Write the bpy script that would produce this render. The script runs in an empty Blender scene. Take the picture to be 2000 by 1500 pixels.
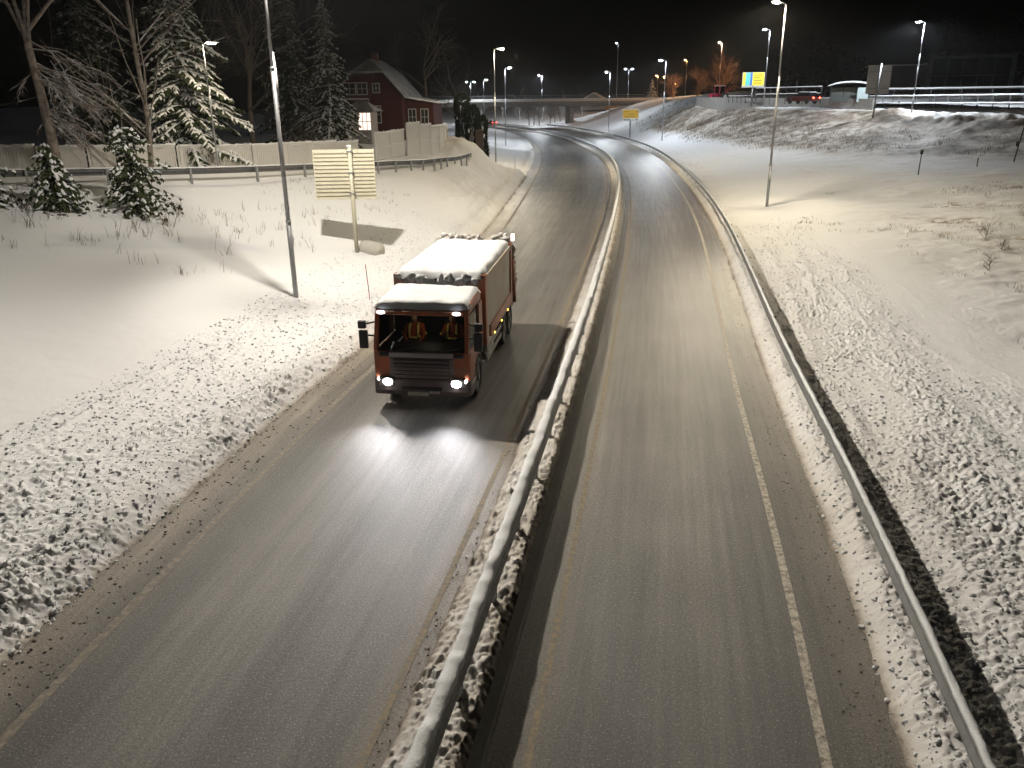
import bpy, bmesh, math, random
import numpy as np
from mathutils import Vector, Matrix, Quaternion
R = math.radians
random.seed(7)
sc = bpy.context.scene
COL = sc.collection

# ------------------------------------------------------------------ camera, sky, exposure
cam_d = bpy.data.cameras.new('camera')
cam_d.sensor_width = 36.0
cam_d.lens = 27.9
cam_d.clip_start = 0.1
cam_d.clip_end = 3000
cam = bpy.data.objects.new('camera', cam_d)
COL.objects.link(cam)
PITCH = math.atan(550 / 1550)
cam.matrix_world = Matrix.Translation((0, 0, 7.2)) @ Matrix.Rotation(R(90) - PITCH, 4, 'X') @ Matrix.Rotation(-R(0.6), 4, 'Z')
sc.camera = cam

world = bpy.data.worlds.new('World')
sc.world = world
world.use_nodes = True
wn = world.node_tree
sky = wn.nodes.new('ShaderNodeTexSky')
sky.sky_type = 'NISHITA'
sky.sun_disc = False
sky.sun_elevation = R(-4)
sky.sun_rotation = R(200)
bg = wn.nodes['Background']
wn.links.new(sky.outputs[0], bg.inputs[0])
bg.inputs[1].default_value = 0.035

sun_d = bpy.data.lights.new('ambient_sun', 'SUN')  # weak sun lamp added as ambient fill, no such source in the sky
sun_d.energy = 0.006
sun_d.angle = R(8)
sun_d.color = (0.8, 0.86, 1.0)
sun = bpy.data.objects.new('ambient_sun', sun_d)
sun.rotation_euler = (R(35), 0, R(20))
COL.objects.link(sun)

sc.view_settings.view_transform = 'Standard'
sc.view_settings.look = 'None'
sc.view_settings.exposure = 0.0
sc.view_settings.gamma = 1.0
sc.view_settings.use_curve_mapping = False
sc.render.engine = 'CYCLES'
sc.cycles.use_denoising = True
sc.cycles.max_bounces = 6
sc.cycles.diffuse_bounces = 3
sc.cycles.glossy_bounces = 3
sc.cycles.transparent_max_bounces = 12
sc.cycles.volume_bounces = 0
sc.cycles.sample_clamp_indirect = 4
sc.cycles.use_light_tree = True

LAMP_W = 31000.0      # power of a main road lamp

HAZE = 0.00014          # density of the frosty air

# ------------------------------------------------------------------ materials
MATS = {}
def mat(name, col, rough=0.7, metal=0.0, spec=0.5, noise=None, bump=None, emit=None, estr=0.0):
    """Principled material; noise=(scale, amount, colour2), bump=(scale, strength)"""
    if name in MATS:
        return MATS[name]
    m = bpy.data.materials.new(name)
    m.use_nodes = True
    nt = m.node_tree
    b = nt.nodes['Principled BSDF']
    b.inputs['Base Color'].default_value = (*col, 1)
    b.inputs['Roughness'].default_value = rough
    b.inputs['Metallic'].default_value = metal
    b.inputs['Specular IOR Level'].default_value = spec
    tc = None
    if noise or bump:
        tc = nt.nodes.new('ShaderNodeTexCoord')
    if noise:
        n = nt.nodes.new('ShaderNodeTexNoise')
        n.inputs['Scale'].default_value = noise[0]
        n.inputs['Detail'].default_value = 6
        nt.links.new(tc.outputs['Object'], n.inputs['Vector'])
        r = nt.nodes.new('ShaderNodeMapRange')
        r.inputs[1].default_value = 0.5 - 0.5 * noise[1]
        r.inputs[2].default_value = 0.5 + 0.5 * noise[1]
        nt.links.new(n.outputs[0], r.inputs[0])
        mx = nt.nodes.new('ShaderNodeMix')
        mx.data_type = 'RGBA'
        mx.inputs[6].default_value = (*col, 1)
        mx.inputs[7].default_value = (*noise[2], 1)
        nt.links.new(r.outputs[0], mx.inputs[0])
        nt.links.new(mx.outputs[2], b.inputs['Base Color'])
    if bump:
        n = nt.nodes.new('ShaderNodeTexNoise')
        n.inputs['Scale'].default_value = bump[0]
        n.inputs['Detail'].default_value = 5
        nt.links.new(tc.outputs['Object'], n.inputs['Vector'])
        bp = nt.nodes.new('ShaderNodeBump')
        bp.inputs['Strength'].default_value = bump[1]
        bp.inputs['Distance'].default_value = 0.02
        nt.links.new(n.outputs[0], bp.inputs['Height'])
        nt.links.new(bp.outputs[0], b.inputs['Normal'])
    if emit:
        b.inputs['Emission Color'].default_value = (*emit, 1)
        b.inputs['Emission Strength'].default_value = estr
    MATS[name] = m
    return m

def snow_material():
    m = bpy.data.materials.new('snow')
    m.use_nodes = True
    nt = m.node_tree; N = nt.nodes; L = nt.links
    b = N['Principled BSDF']
    tc = N.new('ShaderNodeTexCoord')
    at = N.new('ShaderNodeAttribute'); at.attribute_name = 'dirt'
    n1 = N.new('ShaderNodeTexNoise'); n1.inputs['Scale'].default_value = 1.3; n1.inputs['Detail'].default_value = 8; n1.inputs['Roughness'].default_value = 0.7
    n2 = N.new('ShaderNodeTexNoise'); n2.inputs['Scale'].default_value = 14; n2.inputs['Detail'].default_value = 6; n2.inputs['Roughness'].default_value = 0.7
    L.new(tc.outputs['Object'], n1.inputs['Vector']); L.new(tc.outputs['Object'], n2.inputs['Vector'])
    mul = N.new('ShaderNodeMath'); mul.operation = 'MULTIPLY'
    add = N.new('ShaderNodeMath'); add.operation = 'ADD'
    L.new(n1.outputs[0], add.inputs[0]); L.new(n2.outputs[0], add.inputs[1])
    L.new(add.outputs[0], mul.inputs[0]); L.new(at.outputs['Fac'], mul.inputs[1])
    cl = N.new('ShaderNodeClamp'); L.new(mul.outputs[0], cl.inputs[0])
    cr = N.new('ShaderNodeValToRGB')
    cr.color_ramp.elements[0].position = 0.0; cr.color_ramp.elements[0].color = (0.88, 0.88, 0.89, 1)
    cr.color_ramp.elements[1].position = 1.0; cr.color_ramp.elements[1].color = (0.07, 0.055, 0.04, 1)
    e = cr.color_ramp.elements.new(0.35); e.color = (0.60, 0.555, 0.50, 1)
    e = cr.color_ramp.elements.new(0.65); e.color = (0.27, 0.225, 0.18, 1)
    L.new(cl.outputs[0], cr.inputs[0])
    L.new(cr.outputs[0], b.inputs['Base Color'])
    b.inputs['Roughness'].default_value = 0.75
    b.inputs['Specular IOR Level'].default_value = 0.25
    n3 = N.new('ShaderNodeTexNoise'); n3.inputs['Scale'].default_value = 22; n3.inputs['Detail'].default_value = 7; n3.inputs['Roughness'].default_value = 0.75
    L.new(tc.outputs['Object'], n3.inputs['Vector'])
    bp = N.new('ShaderNodeBump'); bp.inputs['Strength'].default_value = 0.35; bp.inputs['Distance'].default_value = 0.03
    L.new(n3.outputs[0], bp.inputs['Height']); L.new(bp.outputs[0], b.inputs['Normal'])
    return m
SNOW = snow_material()
SNOWCAP = mat('snow_cap', (0.84, 0.85, 0.87), 0.75, spec=0.25, noise=(3, 0.8, (0.72, 0.72, 0.72)), bump=(25, 0.5))
SNOWDIRTY = mat('snow_clod', (0.84, 0.82, 0.79), 0.8, spec=0.2, noise=(1.4, 0.45, (0.55, 0.49, 0.43)), bump=(30, 0.6))

def asphalt_material(name, stops, shift):
    """stops: (lateral 0..1, value, warmth) of frost and grit film; uses mesh attributes lat and along"""
    m = bpy.data.materials.new(name)
    m.use_nodes = True
    nt = m.node_tree; N = nt.nodes; L = nt.links
    b = N['Principled BSDF']
    tc = N.new('ShaderNodeTexCoord')
    lat = N.new('ShaderNodeAttribute'); lat.attribute_name = 'lat'
    alo = N.new('ShaderNodeAttribute'); alo.attribute_name = 'along'
    # streaks running along the carriageway
    cb = N.new('ShaderNodeCombineXYZ')
    ml = N.new('ShaderNodeMath'); ml.operation = 'MULTIPLY'; ml.inputs[1].default_value = 34
    ma = N.new('ShaderNodeMath'); ma.operation = 'MULTIPLY'; ma.inputs[1].default_value = 0.16
    L.new(lat.outputs['Fac'], ml.inputs[0]); L.new(alo.outputs['Fac'], ma.inputs[0])
    L.new(ml.outputs[0], cb.inputs[0]); L.new(ma.outputs[0], cb.inputs[1]); cb.inputs[2].default_value = shift
    st = N.new('ShaderNodeTexNoise'); st.inputs['Scale'].default_value = 1.0; st.inputs['Detail'].default_value = 7; st.inputs['Roughness'].default_value = 0.62
    L.new(cb.outputs[0], st.inputs['Vector'])
    # wobble of the lateral position
    wb = N.new('ShaderNodeTexNoise'); wb.inputs['Scale'].default_value = 0.9; wb.inputs['Detail'].default_value = 5
    L.new(tc.outputs['Object'], wb.inputs['Vector'])
    w1 = N.new('ShaderNodeMath'); w1.operation = 'MULTIPLY_ADD'; w1.inputs[1].default_value = 0.05; w1.inputs[2].default_value = -0.025
    L.new(wb.outputs[0], w1.inputs[0])
    w2 = N.new('ShaderNodeMath'); w2.operation = 'ADD'
    L.new(w1.outputs[0], w2.inputs[0]); L.new(lat.outputs['Fac'], w2.inputs[1])
    cr = N.new('ShaderNodeValToRGB')
    el = cr.color_ramp.elements
    for i, (p, v, w) in enumerate(stops):
        w += 0.06; v *= 1.12; c = (v * (1 + w), v, v * (1 - 1.15 * w), 1)
        if i < 2:
            el[i].position = p; el[i].color = c
        else:
            e = el.new(p); e.color = c
    L.new(w2.outputs[0], cr.inputs[0])
    # aggregate grain
    g = N.new('ShaderNodeTexNoise'); g.inputs['Scale'].default_value = 24; g.inputs['Detail'].default_value = 6; g.inputs['Roughness'].default_value = 0.9
    L.new(tc.outputs['Object'], g.inputs['Vector'])
    gv = N.new('ShaderNodeMapRange'); gv.inputs[1].default_value = 0.3; gv.inputs[2].default_value = 0.7; gv.inputs[3].default_value = 0.25; gv.inputs[4].default_value = 1.75
    L.new(g.outputs[0], gv.inputs[0])
    sv = N.new('ShaderNodeMapRange'); sv.inputs[1].default_value = 0.3; sv.inputs[2].default_value = 0.7; sv.inputs[3].default_value = 0.78; sv.inputs[4].default_value = 1.22
    L.new(st.outputs[0], sv.inputs[0])
    pv = N.new('ShaderNodeTexNoise'); pv.inputs['Scale'].default_value = 0.35; pv.inputs['Detail'].default_value = 4
    L.new(tc.outputs['Object'], pv.inputs['Vector'])
    pr = N.new('ShaderNodeMapRange'); pr.inputs[1].default_value = 0.3; pr.inputs[2].default_value = 0.7; pr.inputs[3].default_value = 0.8; pr.inputs[4].default_value = 1.2
    L.new(pv.outputs[0], pr.inputs[0])
    m1 = N.new('ShaderNodeMath'); m1.operation = 'MULTIPLY'; L.new(gv.outputs[0], m1.inputs[0]); L.new(sv.outputs[0], m1.inputs[1])
    m2 = N.new('ShaderNodeMath'); m2.operation = 'MULTIPLY'; L.new(m1.outputs[0], m2.inputs[0]); L.new(pr.outputs[0], m2.inputs[1])
    vm = N.new('ShaderNodeVectorMath'); vm.operation = 'SCALE'
    L.new(cr.outputs[0], vm.inputs[0]); L.new(m2.outputs[0], vm.inputs['Scale'])
    # ice and salt crystals
    sp = N.new('ShaderNodeTexNoise'); sp.inputs['Scale'].default_value = 38; sp.inputs['Detail'].default_value = 2
    L.new(tc.outputs['Object'], sp.inputs['Vector'])
    sr_ = N.new('ShaderNodeMapRange'); sr_.inputs[1].default_value = 0.60; sr_.inputs[2].default_value = 0.70; sr_.inputs[4].default_value = 0.75
    L.new(sp.outputs[0], sr_.inputs[0])
    sm_ = N.new('ShaderNodeMix'); sm_.data_type = 'RGBA'; sm_.inputs[7].default_value = (0.42, 0.40, 0.36, 1)
    L.new(sr_.outputs[0], sm_.inputs[0]); L.new(vm.outputs[0], sm_.inputs[6])
    L.new(sm_.outputs[2], b.inputs['Base Color'])
    rr = N.new('ShaderNodeMapRange'); rr.inputs[3].default_value = 0.54; rr.inputs[4].default_value = 0.30
    L.new(st.outputs[0], rr.inputs[0]); L.new(rr.outputs[0], b.inputs['Roughness'])
    b.inputs['Specular IOR Level'].default_value = 0.5
    bp = N.new('ShaderNodeBump'); bp.inputs['Strength'].default_value = 0.8; bp.inputs['Distance'].default_value = 0.02
    L.new(g.outputs[0], bp.inputs['Height']); L.new(bp.outputs[0], b.inputs['Normal'])
    return m

def emission(name, col, s):
    if name in MATS: return MATS[name]
    m = bpy.data.materials.new(name); m.use_nodes = True
    nt = m.node_tree
    e = nt.nodes.new('ShaderNodeEmission'); e.inputs[0].default_value = (*col, 1); e.inputs[1].default_value = s
    nt.links.new(e.outputs[0], nt.nodes['Material Output'].inputs[0])
    MATS[name] = m
    return m

def glass(name, tint, fac=0.75):
    if name in MATS: return MATS[name]
    m = bpy.data.materials.new(name); m.use_nodes = True
    nt = m.node_tree; N = nt.nodes; L = nt.links
    t = N.new('ShaderNodeBsdfTransparent'); t.inputs[0].default_value = (*tint, 1)
    g = N.new('ShaderNodeBsdfGlossy'); g.inputs['Roughness'].default_value = 0.03; g.inputs[0].default_value = (0.9, 0.9, 0.9, 1)
    f = N.new('ShaderNodeFresnel'); f.inputs[0].default_value = 1.5
    mx = N.new('ShaderNodeMixShader')
    L.new(f.outputs[0], mx.inputs[0]); L.new(t.outputs[0], mx.inputs[1]); L.new(g.outputs[0], mx.inputs[2])
    L.new(mx.outputs[0], N['Material Output'].inputs[0])
    MATS[name] = m
    return m

GALV = mat('galvanised_steel', (0.33, 0.34, 0.34), 0.45, 0.75, noise=(6, 0.7, (0.22, 0.22, 0.22)), bump=(40, 0.15))
POLE = mat('lamp_pole_steel', (0.36, 0.37, 0.38), 0.5, 0.5, noise=(5, 0.7, (0.26, 0.26, 0.27)), bump=(30, 0.1))
DARK = mat('dark_steel', (0.035, 0.036, 0.04), 0.5, 0.3)
WHITEPAINT = mat('white_paint', (0.62, 0.61, 0.58), 0.6, noise=(4, 0.7, (0.5, 0.49, 0.46)))
CONC = mat('concrete', (0.30, 0.29, 0.27), 0.85, noise=(1.2, 0.7, (0.2, 0.19, 0.175)), bump=(12, 0.4))
BARK = mat('bark', (0.17, 0.14, 0.115), 0.9, noise=(7, 0.6, (0.09, 0.07, 0.055)), bump=(25, 0.9))
BIRCH = mat('pale_bark', (0.30, 0.26, 0.22), 0.85, noise=(5, 0.35, (0.13, 0.10, 0.08)), bump=(20, 0.8))
TWIG = mat('twig', (0.15, 0.115, 0.085), 0.9)
NEEDLE = mat('spruce_needles', (0.035, 0.055, 0.026), 0.75, spec=0.2, noise=(2.5, 0.6, (0.075, 0.085, 0.035)))
GRASS = mat('dry_grass', (0.20, 0.15, 0.09), 0.9, noise=(3, 0.6, (0.10, 0.075, 0.045)))
RUBBER = mat('rubber', (0.02, 0.02, 0.02), 0.85, noise=(4, 0.6, (0.06, 0.055, 0.05)))

# ------------------------------------------------------------------ mesh helpers
class MB:
    def __init__(s): s.v = []; s.f = []
    def add(s, vs, fs):
        o = len(s.v); s.v += [tuple(p) for p in vs]; s.f += [tuple(i + o for i in f) for f in fs]; return s
    def box(s, x0, x1, y0, y1, z0, z1):
        return s.add([(x0,y0,z0),(x1,y0,z0),(x1,y1,z0),(x0,y1,z0),(x0,y0,z1),(x1,y0,z1),(x1,y1,z1),(x0,y1,z1)],
                     [(3,2,1,0),(4,5,6,7),(0,1,5,4),(1,2,6,5),(2,3,7,6),(3,0,4,7)])
    def bar(s, a, b, w, h=None):
        """square bar from a to b, width w, height h"""
        h = h or w
        a = Vector(a); b = Vector(b); d = (b - a).normalized()
        u = d.cross(Vector((0,0,1)))
        u = Vector((1,0,0)) if u.length < 1e-4 else u.normalized()
        n = u.cross(d).normalized()
        vs = []
        for p in (a, b):
            for su, sn in ((-1,-1),(1,-1),(1,1),(-1,1)):
                vs.append(p + u * (su * w / 2) + n * (sn * h / 2))
        return s.add(vs, [(3,2,1,0),(4,5,6,7),(0,1,5,4),(1,2,6,5),(2,3,7,6),(3,0,4,7)])
    def tube(s, pts, rad, n=8, cap=True):
        pts = [Vector(p) for p in pts]
        if not hasattr(rad, '__len__'): rad = [rad] * len(pts)
        o = len(s.v)
        ref = None
        for i, p in enumerate(pts):
            d = (pts[min(i+1, len(pts)-1)] - pts[max(i-1, 0)]).normalized()
            if ref is None:
                ref = d.orthogonal().normalized()
            u = (ref - d * ref.dot(d))
            u = d.orthogonal().normalized() if u.length < 1e-5 else u.normalized()
            ref = u
            w = d.cross(u)
            for k in range(n):
                a = 2 * math.pi * k / n
                s.v.append(tuple(p + (u * math.cos(a) + w * math.sin(a)) * rad[i]))
        for i in range(len(pts) - 1):
            for k in range(n):
                k2 = (k + 1) % n
                s.f.append((o+i*n+k, o+i*n+k2, o+(i+1)*n+k2, o+(i+1)*n+k))
        if cap:
            s.f.append(tuple(o + k for k in reversed(range(n))))
            e = o + (len(pts) - 1) * n
            s.f.append(tuple(e + k for k in range(n)))
        return s
    def prism(s, prof, x0, x1):
        """profile in (y,z), extruded in x"""
        n = len(prof)
        vs = [(x0, y, z) for y, z in prof] + [(x1, y, z) for y, z in prof]
        fs = [tuple(range(n)), tuple(reversed(range(n, 2*n)))]
        fs += [(i, n+i, n+(i+1)%n, (i+1)%n) for i in range(n)]
        return s.add(vs, fs)
    def blob(s, c, rx, ry, rz, rng, seg=6, rings=3, jit=0.18):
        o = len(s.v); cx, cy, cz = c
        s.v.append((cx, cy, cz - rz))
        for i in range(1, rings + 1):
            t = math.pi * i / (rings + 1)
            for k in range(seg):
                a = 2 * math.pi * (k + 0.5 * (i % 2)) / seg
                j = 1 + rng.uniform(-jit, jit)
                s.v.append((cx + rx*j*math.sin(t)*math.cos(a), cy + ry*j*math.sin(t)*math.sin(a), cz - rz*j*math.cos(t)))
        s.v.append((cx, cy, cz + rz))
        top = len(s.v) - 1
        for k in range(seg):
            s.f.append((o, o+1+(k+1)%seg, o+1+k))
            s.f.append((top, top-seg+k, top-seg+(k+1)%seg))
        for i in range(rings - 1):
            a0 = o + 1 + i*seg; b0 = a0 + seg
            for k in range(seg):
                k2 = (k+1) % seg
                s.f.append((a0+k, a0+k2, b0+k2, b0+k))
        return s
    def sweep(s, path, prof, closed=True):
        """prof (u to the right of travel, v up); path of Vectors"""
        o = len(s.v); n = 0
        for i, p in enumerate(path):
            d = (path[min(i+1, len(path)-1)] - path[max(i-1, 0)]); d.z = 0; d.normalize()
            r = Vector((d.y, -d.x, 0))
            pr = prof(i) if callable(prof) else prof
            n = len(pr)
            for u, v in pr:
                s.v.append((p.x + r.x*u, p.y + r.y*u, p.z + v))
        for i in range(len(path) - 1):
            for k in range(n if closed else n - 1):
                k2 = (k+1) % n
                s.f.append((o+i*n+k, o+i*n+k2, o+(i+1)*n+k2, o+(i+1)*n+k))
        if closed:
            s.f.append(tuple(o + k for k in reversed(range(n)))); e = o + (len(path)-1)*n
            s.f.append(tuple(e + k for k in range(n)))
        return s
    def mesh(s, name, material, smooth=False):
        me = bpy.data.meshes.new(name)
        me.from_pydata(s.v, [], s.f)
        me.materials.append(material)
        if smooth: me.shade_smooth()
        me.update()
        return me
    def build(s, name, material, parent=None, smooth=False, bevel=0, loc=None):
        return obj(name, s.mesh(name, material, smooth), parent, bevel, loc)

def obj(name, me, parent=None, bevel=0, loc=None, rz=0):
    o = bpy.data.objects.new(name, me)
    COL.objects.link(o)
    if parent: o.parent = parent
    if loc: o.location = loc
    if rz: o.rotation_euler.z = rz
    if bevel:
        b = o.modifiers.new('bevel', 'BEVEL'); b.width = bevel; b.segments = 2; b.limit_method = 'ANGLE'
    return o

def tag(o, label=None, cat=None, group=None, kind=None):
    if label: o['label'] = label
    if cat: o['category'] = cat
    if group: o['group'] = group
    if kind: o['kind'] = kind
    return o

def thing(name, label, cat, loc=(0,0,0), rz=0, group=None):
    o = bpy.data.objects.new(name, None)
    o.empty_display_size = 0.3
    COL.objects.link(o)
    o.location = loc; o.rotation_euler.z = rz
    return tag(o, label, cat, group)

def struct(name, me, parent=None):
    o = obj(name, me, parent)
    if not parent: o['kind'] = 'structure'
    return o

# ------------------------------------------------------------------ noise (numpy)
def h2(ix, iy, s):
    n = (ix.astype(np.int64) * 374761393 + iy.astype(np.int64) * 668265263 + int(s) * 974634777) & 0x7fffffff
    n = ((n ^ (n >> 13)) * 1274126177) & 0x7fffffff
    n = (n ^ (n >> 16)) & 0x7fffffff
    n = (n * 668265263 + 374761) & 0x7fffffff
    n = n ^ (n >> 15)
    return (n & 0xffffff) / float(0xffffff)
def vnoise(x, y, s):
    ix = np.floor(x); iy = np.floor(y); fx = x - ix; fy = y - iy
    fx = fx*fx*(3-2*fx); fy = fy*fy*(3-2*fy)
    a = h2(ix,iy,s); b = h2(ix+1,iy,s); c = h2(ix,iy+1,s); d = h2(ix+1,iy+1,s)
    return (a*(1-fx)+b*fx)*(1-fy) + (c*(1-fx)+d*fx)*fy
def fbm(x, y, s, oct=4, lac=2.03, g=0.5):
    t = 0; a = 1; n = 0
    for i in range(oct):
        t = t + a * vnoise(x, y, s + 17*i); n += a; a *= g; x = x*lac; y = y*lac
    return t / n - 0.5
def clods(x, y, cell, s, rmin, rmax, p):
    """heap of rounded lumps: max of half-domes on a jittered grid"""
    gx = x / cell; gy = y / cell
    ix = np.floor(gx); iy = np.floor(gy)
    out = np.zeros_like(x)
    for dx in (-1, 0, 1):
        for dy in (-1, 0, 1):
            cx = ix + dx; cy = iy + dy
            px = cx + h2(cx, cy, s); py = cy + h2(cx, cy, s + 1)
            r = (rmin + (rmax - rmin) * h2(cx, cy, s + 2) ** 2) / cell
            r = np.where(h2(cx, cy, s + 3) < p, r, 0)
            an = h2(cx, cy, s + 4) * 3.14; el = 0.7 + 0.6 * h2(cx, cy, s + 5)
            ux = (gx - px) * np.cos(an) + (gy - py) * np.sin(an)
            uy = -(gx - px) * np.sin(an) + (gy - py) * np.cos(an)
            q = r*r - (ux*el)**2 - (uy/el)**2
            out = np.maximum(out, np.sqrt(np.maximum(q, 0)))
    return out * cell
def sstep(a, b, x):
    t = np.clip((x - a) / (b - a), 0, 1)
    return t*t*(3-2*t)

# ------------------------------------------------------------------ road alignment: x of each edge as a function of y (metres)
def spline(pts):
    ys = np.array([p[0] for p in pts], float); xs = np.array([p[1] for p in pts], float)
    n = len(ys); h = np.diff(ys)
    A = np.zeros((n, n)); b = np.zeros(n)
    A[0,0] = A[-1,-1] = 1
    for i in range(1, n-1):
        A[i,i-1] = h[i-1]; A[i,i] = 2*(h[i-1]+h[i]); A[i,i+1] = h[i]
        b[i] = 6*((xs[i+1]-xs[i])/h[i] - (xs[i]-xs[i-1])/h[i-1])
    m = np.linalg.solve(A, b)
    def f(y):
        y = np.asarray(y, float)
        i = np.clip(np.searchsorted(ys, y) - 1, 0, n-2)
        t0 = ys[i]; hh = h[i]; a = (ys[i+1]-y)/hh; c = (y-t0)/hh
        return a*xs[i] + c*xs[i+1] + ((a**3-a)*m[i] + (c**3-c)*m[i+1])*hh*hh/6
    return f
xL  = spline([(-30,-12.2),(0,-8.1),(10,-6.85),(17.5,-5.75),(25,-4.4),(48,-1.4),(76,1.1),(102,3.0),(136,4.0),(200,0.6),(251,-8.0),(310,-24)])
xML = spline([(-30,-8.9),(0,-3.05),(7,-1.6),(15,-0.1),(22.5,1.25),(34,3.2),(66,8.1),(92,11.0),(135,12.2),(198,8.0),(255,-3.0),(310,-17)])
xMR = lambda y: xML(y) + 1.22
xR  = spline([(-30,-3.2),(0,2.9),(7.2,4.45),(13,5.6),(20,6.85),(28,8.4),(47,12.0),(79,16.6),(110,19.8),(141,21.4),(198,19.4),(220,17.5),(289,1.5),(310,-5)])

# ------------------------------------------------------------------ terrain: thin-plate surfaces through levelled points
class TPS:
    def __init__(s, pts, smooth=0.5):
        s.p = np.array([q[:2] for q in pts], float); z = np.array([q[2] for q in pts], float)
        n = len(pts)
        K = s.k(s.p[:,None,:] - s.p[None,:,:]) + np.eye(n)*smooth
        P = np.c_[np.ones(n), s.p]
        A = np.block([[K, P],[P.T, np.zeros((3,3))]])
        w = np.linalg.solve(A, np.r_[z, 0,0,0])
        s.w = w[:n]; s.a = w[n:]
    @staticmethod
    def k(d):
        r2 = (d**2).sum(-1) + 1e-9
        return 0.5 * r2 * np.log(r2)
    def __call__(s, x, y):
        x = np.asarray(x, float); y = np.asarray(y, float)
        q = np.stack([x.ravel(), y.ravel()], -1); out = np.empty(len(q))
        for i in range(0, len(q), 40000):
            c = q[i:i+40000]
            out[i:i+40000] = s.k(c[:,None,:] - s.p[None]) @ s.w + s.a[0] + c @ s.a[1:]
        return out.reshape(x.shape)
lp = []
for y in (-10,0,5,10,15,20,26,32,40,50,60,72,85,100,120,140,165,190,215,240,262):
    lp.append((float(xL(y))-0.3, y, 0.12)); lp.append((float(xL(y))-2.0, y, 0.42))
lp += [(-21.3,38,3.75),(-15.7,42,3.45),(-13.7,45,3.3),(-11.8,48,3.2),(-8.8,55,2.85),(-6.8,60,2.65),(-4.6,70,2.35),(-3.4,80,2.3),
       (-11.3,16.4,0.9),(-9.8,22.6,0.9),(-8.2,28.7,0.85),(-7.2,37.5,0.95),(-5.3,42,0.9),(-3.5,50,0.95),(-2.0,60,1.0),
       (-20,16,2.3),(-20,24,2.5),(-16,24,1.85),(-14,30,2.0),(-12,36,2.0),(-10,42,2.0),(-30,35,4.0),(-45,35,4.3),(-30,15,3.2),(-20,4,2.0),(-14,4,1.1),(-12,-8,0.9),(-25,-8,2.2),
       (-15,52,3.2),(-10,62,2.9),(-25,48,3.5),(-40,48,3.8),(-20,70,3.1),(-30,100,3.2),(-12,80,2.9),(-8,95,2.6),(-15,120,2.5),(-40,150,3.0),(-20,200,2.0),(-50,250,3),(-60,80,3.8),(-60,20,4.5),
       (-1.5,89,0.4),(-0.6,136,0.3),(-0.5,112,0.5),(-7,215,0.7),(-4,180,0.8),(-8,140,2.0)]
TL = TPS(lp)
rp = []
for y in (-10,0,5,10,15,20,26,32,40,50,60,72,85,100,120,140,165,190,215,240,262):
    rp.append((float(xR(y))+0.4, y, 0.14)); rp.append((float(xR(y))+2.5, y, 0.42))
rp += [(14,8,0.85),(20,8,1.4),(30,8,2.2),(13,20,0.65),(20,20,1.0),(30,20,1.8),(20,35,0.75),(30,35,1.3),(42,35,2.1),(16.6,52.5,0.6),(25,52,1.2),(35,52,1.9),(50,52,2.8),(30,60,1.85),
       (14,-8,0.9),(30,-8,2.4),(60,20,3.4),(70,45,4.0),
       (26,92,1.5),(33,78,2.1),(41,70,2.5),(55,62,3.2),(30,85,1.7),(26,110,1.4),(27,130,1.4),(25,150,1.4),(25,135,1.0),
       (33.5,150,6.3),(38,130,6.1),(41,118,6.0),(46,106,5.8),(45,88,4.9),(49,80,4.9),(58,72,5.0),(72,64,5.2),(34,170,6.6),
       (50,150,6.7),(60,110,6.4),(55,92,5.9),(70,90,6.0),(90,75,6.0),(60,200,7.3),(45,215,7.6),(37,225,6.6),(100,150,6.6),(28,215,3.2),(22.5,190,0.9),(28,190,3.2),(36,195,6.6),(24,245,1.2),(34,250,5.2),(44,255,7.6),(80,255,8),(100,220,7.5)]
TR = TPS(rp)

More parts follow.
